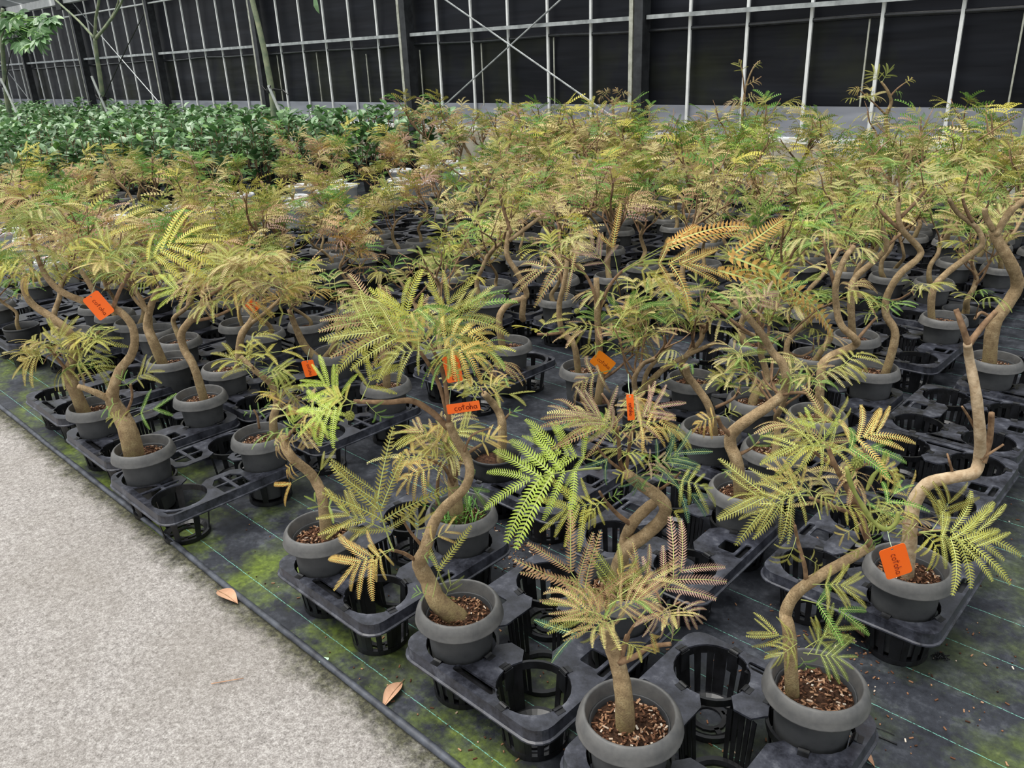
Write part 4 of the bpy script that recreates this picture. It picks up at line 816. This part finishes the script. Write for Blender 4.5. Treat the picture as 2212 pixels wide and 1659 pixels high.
for hx, hy in unseated:                  # trays that carry the remaining traced pots
    if any(abs(hx - a - cx) < .03 and abs(hy - c - cy) < .03 for a, c in claimed for cx, cy in CUPS): continue
    best = max(((hx - cx, hy - cy) for cx, cy in CUPS), key=lambda t: min(max(abs(t[0] - a) - .46, abs(t[1] - c) - .535) for a, c in claimed))
    if min(max(abs(best[0] - a) - .46, abs(best[1] - c) - .535) for a, c in claimed) < -.03: continue
    claimed.append(best); sd_, rw_ = zone(*best); tray(best[0], best[1], 0, f'black slatted pot tray, {rw_}, {sd_}', f'trays, {rw_}, {sd_}', detail=pix(best + (.1,))[2] < 4)
rows = [1.70 + .545 * i for i in range(12)]
xs = [-.66 - .485 * i for i in range(16)]
trays_far = []
for j, y in enumerate(rows):
    for i, x in enumerate(xs):
        X = x + rnd.uniform(-.012, .012) + (.0 if j % 2 else -.05); Y = y + rnd.uniform(-.012, .012)
        if y > 7.6 or X < -6.35 or not in_view(X, Y, .2, 60): continue
        if any(abs(X - a) < .45 and abs(Y - c) < .52 for a, c in claimed): continue
        if X > -2.35 and X < -1.55 and 1.9 < Y < 2.75: continue      # bare cloth in the middle
        if X > -1.55 and Y < 2.4: continue
        if -2.35 < X < -1.9 and Y < 2.0: continue
        k = pix((X, Y, .14))[2]; sd_, rw_ = zone(X, Y)
        tray(X, Y, 0, f'black slatted pot tray, {rw_}, {sd_}', f'trays, {rw_}, {sd_}', lattice=(rnd.random() < .18), detail=k < 3.6)
        trays_far.append((X, Y))
for x, y in ((-4.9, 1.32), (-5.4, 1.34), (-4.42, 1.42)):
    if in_view(x, y, .2, 150): tray(x, y, 0, 'black slatted pot tray at the left picture edge, front row', 'trays at the left edge', detail=False); trays_far.append((x, y))
HARD = [(-.98, 1.85), (-.74, 2.0)]
for (X, Y) in trays_far + [(t[0], t[1]) for t in T_near[10:11] + T_near[13:18]]:
    c = list(CUPS); rnd.shuffle(c); n = rnd.choice((1, 2, 2, 3, 3)) if X > -3.2 else rnd.choice((2, 3, 3, 4))
    for cx, cy in c[:n]:
        x, y = X + cx, Y + cy
        if any((x - a) ** 2 + (y - q) ** 2 < .215 ** 2 for a, q in hero_xy + [f[:2] for f in field]): continue
        if not in_view(x, y, .5, 60): continue
        if y > 6.3 and rnd.random() < .4: continue
        
        field.append((x, y, 'grey' if rnd.random() < .9 else 'black'))
for i in range(40):                       # taller white pots along the left border of the field
    x = -6.55 - (i % 3) * .48 + rnd.uniform(-.08, .08); y = 2.0 + (i // 3) * .45 + rnd.uniform(-.08, .08)
    if y < 7.4 and in_view(x, y, .5, 60): field.append((x, y, 'white'))
for i in range(16):
    x = -8.05 - (i % 4) * .42 + rnd.uniform(-.08, .08); y = 2.2 + (i // 4) * .42 + rnd.uniform(-.08, .08)
    if in_view(x, y, .5, 60): field.append((x, y, 'ground'))
show = []
for px, py in ((240, 470), (380, 446), (640, 442), (165, 516), (850, 408), (1000, 372), (1048, 352), (120, 560), (520, 420), (745, 400), (905, 395)):
    p = at_z(px, py, .29); q = pix((p.x, p.y, .29)); show.append((p.x, p.y, 'white'))
    field = [f for f in field if not (abs(pix((f[0], f[1], .5))[0] - px) < 34 and pix((f[0], f[1], .5))[2] < q[2] and -60 < pix((f[0], f[1], .55))[1] - py < 22) and (f[0] - p.x) ** 2 + (f[1] - p.y) ** 2 > .3 ** 2]
field = show + [f for f in field if f[2] != 'white' or rnd.random() < .8]
field.sort(key=lambda f: f[1])
WORD = dict(left='olive-yellow leaved', copper='coppery leaved', right='green-tan leaved', pale='pale tan leaved', green='green leaved')
budget = 296 - ntree
if len(field) > budget: field = show + sorted([f for f in field if f not in show], key=lambda f: pix((f[0], f[1], .5))[2])[:budget - len(show)]
for x, y, pk in field:
    a, c, k = pix((x, y, .6)); near = k < 3.9
    if a < 950: pal = rnd.choice(('left', 'left', 'left', 'copper', 'pale'))
    elif a < 1350: pal = rnd.choice(('pale', 'left', 'right', 'copper', 'pale'))
    else: pal = rnd.choice(('right', 'right', 'pale', 'green', 'pale'))
    sd_, rw_ = zone(x, y); pot = 'grey' if pk == 'ground' else pk
    lab = f'{WORD[pal]} tree, {pot} pot, {rw_}, {sd_}'
    generic_tree(x, y, pal, near, lab, f'{WORD[pal]} trees, {pot} pots, {rw_}, {sd_}', pot, (rnd.uniform(.95, 1.22) if a > 950 else rnd.uniform(.9, 1.15)) if y < 5.6 else rnd.uniform(1.15, 1.45), z=0.0 if pot == 'white' or pk == 'ground' else POTZ)
def back_tree(px, yy, label, trs, lv, nf, fl_, pal='pale'):
    p = at_y(px, 330, yy); hero(None, label, trs, lv, fl_, pal, 'grey', nf, (.12, .2), xy=(p.x, yy))
back_tree(1922, 7.1, 'tall airy tree rising highest against the black film at right',
  [([(1925, 420), (1922, 330), (1914, 255), (1925, 222), (1917, 196), (1903, 176)], [5, 4.5, 4, 3.5, 3, 2]), ([(1922, 210), (1940, 190), (1972, 168)], [2, 1.6, 1]), ([(1915, 250), (1880, 215), (1848, 188)], [2, 1.6, 1])],
  [((1903, 178), (1880, 145), 'spread', 'olive', .02), ((1905, 178), (1926, 140), 'comb', 'moss', .02), ((1950, 182), (1978, 165), 'fine', 'olive', .02), ((1930, 200), (1955, 197), 'fine', 'green', .02), ((1860, 195), (1830, 190), 'arch', 'tan', .02), ((1880, 215), (1870, 198), 'arch', 'tan', .02)], 9, [(1880, 215), (1900, 260), (1930, 280), (1850, 225)])
back_tree(1600, 7.1, 'tree with thin bare shoots reaching up the black film right of the wide post',
  [([(1600, 420), (1602, 330), (1604, 240), (1612, 185), (1628, 145), (1642, 131)], [4, 3.5, 2.5, 2, 1.5, 1]), ([(1608, 200), (1604, 160), (1598, 128)], [1.6, 1.2, 1]), ([(1612, 185), (1635, 172), (1645, 165)], [1.4, 1.1, 1])],
  [((1628, 148), (1645, 130), 'fine', 'olive', .02), ((1604, 160), (1592, 125), 'fine', 'olive', .02), ((1610, 215), (1655, 200), 'arch', 'copper', .02), ((1605, 225), (1560, 215), 'arch', 'pink', .02), ((1612, 185), (1645, 168), 'fine', 'copper', .02)], 6, [(1600, 240), (1610, 270)])
back_tree(1330, 7.0, 'tree with two round coppery tufts beside the second wide post',
  [([(1330, 400), (1328, 320), (1325, 250), (1322, 215)], [4, 3.5, 3, 2]), ([(1325, 230), (1342, 205)], [1.5, 1]), ([(1325, 225), (1305, 205)], [1.5, 1])],
  [((1342, 206), (1365, 192), 'arch', 'copper', .02), ((1340, 206), (1325, 185), 'arch', 'copper', .02), ((1306, 206), (1290, 190), 'arch', 'copper', .02), ((1307, 206), (1318, 186), 'arch', 'copper', .02), ((1305, 208), (1285, 215), 'arch', 'copper', .02)], 6, [(1322, 240), (1335, 260)])

# ---------------------------------------------------------------- broad-leaved plants behind, left
def ovate(b, base, d, up, L, W, seed):
    d = d.normalized(); s = d.cross(up).normalized(); n = s.cross(d); vs = []; 
    for t, w_, h in ((0, .05, 0), (.25, .8, .02), (.55, 1, .0), (.82, .6, -.06)):
        p = base + d * L * t + n * h * L; vs += [p - s * W * w_ / 2 + n * L * .07 * w_, p, p + s * W * w_ / 2 + n * L * .07 * w_]
    vs.append(base + d * L + n * (-.12 * L)); fs = []
    for i in range(3): a = i * 3; fs += [(a, a + 1, a + 4, a + 3), (a + 1, a + 2, a + 5, a + 4)]
    fs += [(9, 10, 12), (10, 11, 12)]; b.add(vs, fs)
def ficus_variant(seed):
    r = random.Random(seed); stems = []; leaves = []
    for i in range(4):
        p = Vector((r.uniform(-.05, .05), r.uniform(-.05, .05), 0)); d = rand_dir(r, 55, 85); q = [p.copy()]
        for j in range(6):
            d = (d + Vector((r.uniform(-.2, .2), r.uniform(-.2, .2), .2))).normalized(); q.append(q[-1] + d * r.uniform(.11, .15))
            for m_ in range(3 if j > 1 else 1):
                dl = rand_dir(r, -10, 55); leaves.append((q[-1] + Vector((r.uniform(-.02, .02),) * 2 + (r.uniform(-.05, .05),)), dl, r.uniform(.10, .165)))
        stems.append(MB().tube(q, lerp_list([.009, .004], 7), 5).mesh('stem', 'twig', True))
    b = MB()
    for p, d, L in leaves: ovate(b, p, d, Vector((r.uniform(-.4, .4), r.uniform(-.4, .4), 1)), L, L * r.uniform(.55, .72), 0)
    return stems, leaves, b.mesh('foliage', 'wax')
FV = [ficus_variant(300 + i) for i in range(6)]
OV = []
for i in range(3): b = MB(); ovate(b, Vector((0, 0, 0)), Vector((1, 0, .1)), Vector((0, 0, 1)), 1, .55 + .07 * i, 0); OV.append(b.mesh('leaf', 'wax'))
b = MB(); b.lathe([(0, 0), (.085, 0), (.1, .2), (.108, .2), (.108, .215), (.098, .215), (.09, .17), (0, .17)], 16); fpot = b.mesh('pot', 'blackpot')
fsp = []
y = 2.7
while y < 7.75:
    x = -8.7 if y < 5.3 else -8.25
    if y < 3.6: x = -9.9
    while x > -31:
        X = x + rnd.uniform(-.1, .1); Y = y + rnd.uniform(-.08, .08)
        if in_view(X, Y, .6, 40): fsp.append((X, Y))
        x -= .42 if x > -14 else .56 if x > -20 else .8
    y += .43
fsp.sort(key=lambda p: pix((p[0], p[1], .6))[2]); fsp = fsp[:300]
for i, (X, Y) in enumerate(fsp):
    v = FV[i % 6]; k = pix((X, Y, .6))[2]; a = pix((X, Y, .6))[0]
    where = 'by the back wall' if Y > 6.6 else 'front of the bed' if i < 40 else 'middle of the bed' if Y > 4.6 else 'near half of the bed'
    sd_ = 'at the left edge' if a < 110 else 'left of the forking sapling' if a < 215 else 'right of the forking sapling' if a < 340 else 'between the two tall saplings' if a < 480 else 'left of the straight sapling' if a < 590 else 'right of the straight sapling' if a < 760 else 'beside the first wide post' if a < 920 else 'right of the first wide post'
    rt = empty('broadleaf_plant', (X, Y, 0), rnd.uniform(0, 6.28), rnd.uniform(.78, .95)); tag(rt, f'dark green broad-leaved plant, {where}, {sd_}', 'potted plant', f'broad-leaved plants {where}, {sd_}')
    link('pot', fpot, rt)
    for m in v[0]: link('stem', m, rt, Matrix.Translation((0, 0, .15)))
    if i < 28:
        for p, d, L in v[1]: link('leaf', rnd.choice(OV), rt, frame_m(p + Vector((0, 0, .15)), d, Vector((rnd.uniform(-.4, .4), rnd.uniform(-.4, .4), 1)), L))
    else: f = link('foliage', v[2], rt, Matrix.Translation((0, 0, .15))); f['kind'] = 'stuff'

# ---------------------------------------------------------------- tall saplings with stakes
def sapling(Y, paths, label, stake=None, tie=None, wire=None):
    g = at_y(*paths[0][0][0], Y); P = Vector((g.x, g.y, 0)); rt = empty('tall_sapling', P); tag(rt, label, 'sapling', None)
    for i, (pts, r) in enumerate(paths):
        q = [at_y(a, c, Y) - P for a, c in pts]
        if i == 0: q = [Vector((q[0].x, 0, 0))] + q
        c = catmull(q, 4); link('trunk' if i == 0 else 'branch', MB().tube(c, lerp_list(r, len(c)), 8, .03).mesh('trunk', 'saptrunk', True), rt)
    if stake:
        q = [at_y(*stake[0], Y - .05) - P, at_y(*stake[1], Y - .05) - P]; d = (q[1] - q[0]); q[1] = q[0] + d * (-q[0].z / d.z); link('stake', MB().tube(q, .02, 8).mesh('stake', 'stake'), rt)
    if tie:
        c = at_y(*tie, Y) - P; b = MB(); b.lathe([(.055, -.03), (.06, 0), (.055, .03), (.045, .03), (.045, -.03)], 12, True); link('tie', b.mesh('tie', 'tie'), rt, Matrix.Translation(c))
        b = MB()
        for s in (-1, 1): b.tube([c + Vector((.04 * s, -.05, 0)), c + Vector((.11 * s, -.06, .06))], .008, 5)
        link('tie_end', b.mesh('tie_end', 'tie'), rt)
    if wire: link('guy_wire', MB().tube([at_y(a, c, Y - .02) - P for a, c in wire], .008, 5).mesh('guy_wire', 'tie'), rt)
    return rt, P
sapling(5.6, [([(232, 285), (226, 240), (216, 165), (209, 120), (205, 83)], [.058, .048, .04, .034, .03]), ([(205, 83), (207, 40), (214, 0), (216, -40)], [.026, .022, .02, .016]), ([(207, 84), (238, 45), (262, 5), (275, -40)], [.022, .018, .016, .012]), ([(203, 82), (170, 45), (120, 0), (90, -30)], [.02, .018, .015, .012]), ([(206, 80), (222, 62), (250, 20), (262, -30)], [.015, .012, .012, .01])],
        'green-trunked sapling forking near the top, second from the left, tied to a short stake', ((198, 165), (245, 275)), (222, 213), [(224, 210), (275, 100), (311, 30)])
rt2, P2 = sapling(6.1, [([(595, 262), (588, 205), (575, 130), (562, 70), (545, 0), (538, -40)], [.058, .05, .042, .037, .034, .032])], 'tall green-trunked sapling left of the wide centre post with a black tie', ((580, 185), (610, 255)), (585, 195), [(590, 192), (612, 195), (622, 205)])
rt0, P0 = sapling(5.0, [([(19, 236), (12, 180), (6, 115), (4, 60), (6, 20)], [.055, .045, .04, .034, .03])], 'leafy sapling at the left picture edge with hand-shaped green leaves', ((2, 170), (25, 220)), (10, 185), [(8, 200), (22, 120), (30, 95)])
def palm_leaf(name):
    b = MB()
    for i in range(6):
        a = R(-75 + 30 * i); d = Vector((math.cos(a), math.sin(a), .1 - .25 * abs(i - 2.5) / 2.5)); s0 = len(b.v); ovate(b, Vector((0, 0, 0)), d, Vector((0, 0, 1)), 1 - .08 * abs(i - 2.5), .34, 0)
    return b.mesh(name, 'wax')
PLM = palm_leaf('leaf')
crown = [(20, 40), (40, 50), (60, 60), (90, 45), (110, 55), (95, 75), (60, 80), (25, 85), (40, 95), (75, 95), (15, 60), (5, 30), (50, 35), (80, 60), (30, 70), (100, 40)]
for a, c in crown + [(u + rnd.uniform(-12, 12), v + rnd.uniform(-14, 14)) for u, v in crown]:
    q = at_y(a, c, 5.0 + rnd.uniform(-.35, .3)) - P0
    d = Vector((rnd.uniform(-.3, 1), rnd.uniform(-.8, .2), rnd.uniform(-.7, .1)))
    st = at_y(5, 60, 5.0) - P0; link('stalk', MB().tube([st, (st + q) / 2 + Vector((0, 0, .06)), q], [.008, .006, .004], 5).mesh('stalk', 'weed', True), rt0)
    link('leaf', PLM, rt0, frame_m(q, d, Vector((rnd.uniform(-.4, .4), rnd.uniform(-.6, 0), 1)), rnd.uniform(.2, .32)))
q = at_y(682, -10, 6.1) - P2; e = at_y(545, -20, 6.1) - P2
link('stalk', MB().tube([e, (e + q) / 2 + Vector((0, 0, .15)), q], [.012, .009, .006], 5).mesh('stalk', 'weed', True), rt2)
b = MB(); ovate(b, Vector((0, 0, 0)), Vector((0, 0, -1)), Vector((0, -1, 0)), 1, .5, 0); link('leaf', b.mesh('leaf', 'wax'), rt2, Matrix.Translation(q) @ Matrix.Scale(.2, 4))

# ---------------------------------------------------------------- orange tags with handwriting
def arc(cx, cy, rx, ry, a0, a1, n=10): return [(cx + rx * math.cos(R(a0 + (a1 - a0) * i / n)), cy + ry * math.sin(R(a0 + (a1 - a0) * i / n))) for i in range(n + 1)]
GL = [[arc(.45, .3, .3, .3, 50, 310)], [arc(.4, .3, .3, .28, 90, 450)], [[(.35, 1.0), (.3, .4), (.38, .02)], [(.02, .66), (.66, .74)]], [arc(.4, .3, .3, .28, 90, 450)],
      [[(.12, 1.05), (.14, .5), (.13, 0)], [(.14, .35), (.3, .56), (.5, .5), (.56, .25), (.58, 0)]], [arc(.36, .28, .27, .28, 60, 400), [(.62, .55), (.6, .25), (.72, 0)]]]
def plant_tag(px, py, plane, off, ang, w_, h_, label, mat='orange', yawt=0, tilt=0, textang=90, tw=.7, hole=True):
    c = at_p(px, py, plane, off); rt = empty('plant_tag', c); tag(rt, label, 'plant tag')
    X = Vector((-HF.y, HF.x, 0)) * -1; Z = Vector((0, 0, 1)); N = -HF
    m = Matrix((X, Z, N)).transposed()                    # tag lies in local x/y, +z to the viewer
    mm = (m @ Matrix.Rotation(R(yawt), 3, 'Y') @ Matrix.Rotation(R(tilt), 3, 'X') @ Matrix.Rotation(R(ang), 3, 'Z')).to_4x4()
    b = MB(); holes = [[(w_ * .0 + .0028 * math.cos(a * .785), h_ * .42 + .0028 * math.sin(a * .785)) for a in range(8)][::-1]] if hole else []
    b.prism(rrect(w_, h_, min(w_, h_) * .12, 4), holes, -.0005, .0005); card = link('card', b.mesh('card', mat), rt, mm)
    b = MB(); adv = 0; tot = 4.5; s = tw * h_ / tot
    for g in GL:
        for stroke in g:
            pts = [((adv + x - tot / 2) * s, (y - .45) * s * 1.15, .0009) for x, y in stroke]; ca, sa = math.cos(R(textang)), math.sin(R(textang))
            pts = [Vector((x * ca - y * sa, x * sa + y * ca - h_ * .06, z)) for x, y, z in pts]; b.tube(pts, .0008, 4)
        adv += .76
    link('lettering', b.mesh('lettering', 'ink'), card)
    b = MB(); hp = mm.to_3x3() @ Vector((0, h_ * .42, 0)); b.tube([hp, hp + Vector((0, 0, .015)) + HF * .02, hp + Vector((.004, 0, .035)) + HF * .05], .0009, 5); link('string', b.mesh('string', 'string'), rt)
    return rt
plant_tag(1935, 1213, PH11, .13, 21, .060, .085, 'orange tag lettered cotoha hanging before the rim of the right-hand pot', textang=-90)
PH5 = Vector(hero_xy[4] + (0,)); PHc = Vector(hero_xy[3] + (0,))
plant_tag(1302, 783, PH5, .03, 48, .062, .085, 'amber tag lettered cotoha on the tall slim tree in the middle', 'amber', textang=-90)
plant_tag(1362, 880, PHc, .02, 4, .016, .062, 'orange tag seen nearly edge-on between the middle leaves', yawt=0, textang=-90, tw=.5)
plant_tag(978, 797, PH3, .03, 8, .034, .058, 'upper orange tag on the S-bent trunk, seen at a slant', textang=-90)
plant_tag(1001, 880, PH3, .03, 96, .022, .070, 'lower orange tag on the S-bent trunk, lying almost level', textang=-90, hole=False)
plant_tag(668, 796, Vector(hero_xy[21 + 3] + (0,)) if False else at_z(668, 880, .25), .0, 8, .046, .064, 'orange tag beside the dark V-forked trunk left of centre', textang=-90)
plant_tag(546, 660, at_z(500, 782, .25), .2, 40, .044, .05, 'orange tag half hidden in the coppery canopy', textang=-90)
plant_tag(213, 660, PH7, .03, 30, .064, .082, 'leftmost orange tag lettered cotoha on the bent trunk', textang=-90)

# ---------------------------------------------------------------- litter on the ground
def dry_leaf(px, py, px2, py2, wf, label, z=.006):
    A = at_z(px, py, z); B = at_z(px2, py2, z); L = (B - A).length; d = (B - A).normalized(); b = MB(); vs = []; fs = []; n = 9
    for i in range(n + 1):
        t = i / n; w_ = wf * L * (math.sin(math.pi * t ** .85)) * .5 + .0006; h = .012 * math.sin(math.pi * t)
        vs += [(t * L, -w_, h * 1.2 + .004), (t * L, 0, h * .5), (t * L, w_, h * 1.1 + .003)]
    for i in range(n):
        a = i * 3; fs += [(a, a + 3, a + 4, a + 1), (a + 1, a + 4, a + 5, a + 2)]
    nv = len(vs); vs += [(x, y, zz - .0008) for x, y, zz in vs]; fs += [tuple(i + nv for i in f[::-1]) for f in fs]
    b.add(vs, fs); o = empty('fallen_leaf', A - Vector((0, 0, z - .001)), math.atan2(d.y, d.x)); link('blade', b.mesh('blade', 'dry', True), o)
    link('midrib', MB().tube([(-.012, 0, .002), (L * .5, 0, .0075), (L * .96, 0, .002)], [.0012, .0009, .0004], 5).mesh('midrib', 'twig'), o); tag(o, label, 'fallen leaf'); return o
dry_leaf(868, 1472, 826, 1528, .36, 'pointed brown fallen leaf on the mossy ground cloth strip')
dry_leaf(471, 1278, 514, 1306, .42, 'brown fallen leaf on the concrete against the edging pipe', .0)
dry_leaf(1838, 1343, 1896, 1398, .42, 'broad pinkish-brown fallen leaf behind the arching tree pot')
dry_leaf(1843, 1613, 1890, 1655, .36, 'brown fallen leaf at the bottom edge beside the front tray')
dry_leaf(925, 1345 - 5, 755 + 4, 1352, .1, 'narrow dry leaf under the tray beside the weedy pot') if False else None
P = at_z(700, 1426, .01); lb = empty('torn_label', P, .5); b = MB(); b.prism(rrect(.022, .018, .002, 2), [], 0, .001); link('card', b.mesh('card', 'label'), lb, Matrix.Rotation(.15, 4, 'X')); b = MB(); b.prism([(.004 * math.cos(a), .003 * math.sin(a)) for a in [i * .785 for i in range(8)]], [], .0012, .0018); link('spot', b.mesh('spot', 'soil'), lb); tag(lb, 'small torn pale green label caught beside the edging pipe', 'label')
for (a, c, lab) in (([(1868, 1582), (1900, 1592), (1938, 1608)], 0, 'thick black twig on the cloth right of the front tray'), ([(1890, 1571), (1915, 1580), (1932, 1588)], 0, 'thin black twig beside the thicker one right of the front tray')):
    q = [at_z(u, v, .003) for u, v in a]; tag(link('twig', MB().tube(catmull(q, 3), .0018 if 'thick black' in lab else .001, 6).mesh('twig', 'tie', True)), lab, 'twig')
q = [at_z(u, v, .001) for u, v in ((456, 1477), (490, 1471), (526, 1465))]; tag(link('twig', MB().tube(q, .0013, 6).mesh('twig', 'dry', True)), 'thin reddish twig lying on the concrete path', 'twig')
b = MB(); c = at_z(2030, 1420, .0)
for i in range(26):
    a = rnd.uniform(0, 6.28); q = .016 * math.sqrt(rnd.random()); p = Vector((q * math.cos(a), q * math.sin(a), 0)); b.tube([p, p + Vector((rnd.uniform(-.006, .006), rnd.uniform(-.006, .006), .006)), p + Vector((rnd.uniform(-.012, .012), rnd.uniform(-.012, .012), .001))], .0014, 4)
o = link('frayed_hole', b.mesh('frayed_hole', 'tie')); o.location = c; tag(o, 'small frayed black hole in the ground cloth at lower right', 'hole', kind='stuff')
b = MB()
for i in range(900):                       # crumbs of bark and perlite
    if i < 500: px, py = rnd.uniform(500, 2200), rnd.uniform(1000, 1655)
    elif i < 700: px, py = rnd.gauss(1130, 50), rnd.gauss(1190, 40)
    else: px, py = rnd.gauss(1800, 120), rnd.gauss(1420, 60)
    p = at_z(px, py, .002)
    if p.y < .87: continue
    an = rnd.uniform(0, 3.14); L = rnd.choice((.0012, .002, .003, .005)); b.obox(p, Vector((math.cos(an), math.sin(an), 0)) * L, Vector((-math.sin(an), math.cos(an), 0)) * min(L, .0016), (0, 0, .001))
o = link('crumbs', b.mesh('crumbs', 'chips')); tag(o, 'tiny crumbs of bark and perlite scattered on the ground cloth', 'debris', kind='stuff')
tri = sum(len(p.vertices) - 2 for me in bpy.data.meshes for p in me.polygons); print('tris', tri, 'objects', len(bpy.data.objects), 'heroes', ntree, 'field', len(field), 'trays', len(trays_far), 'ficus', len(fsp))
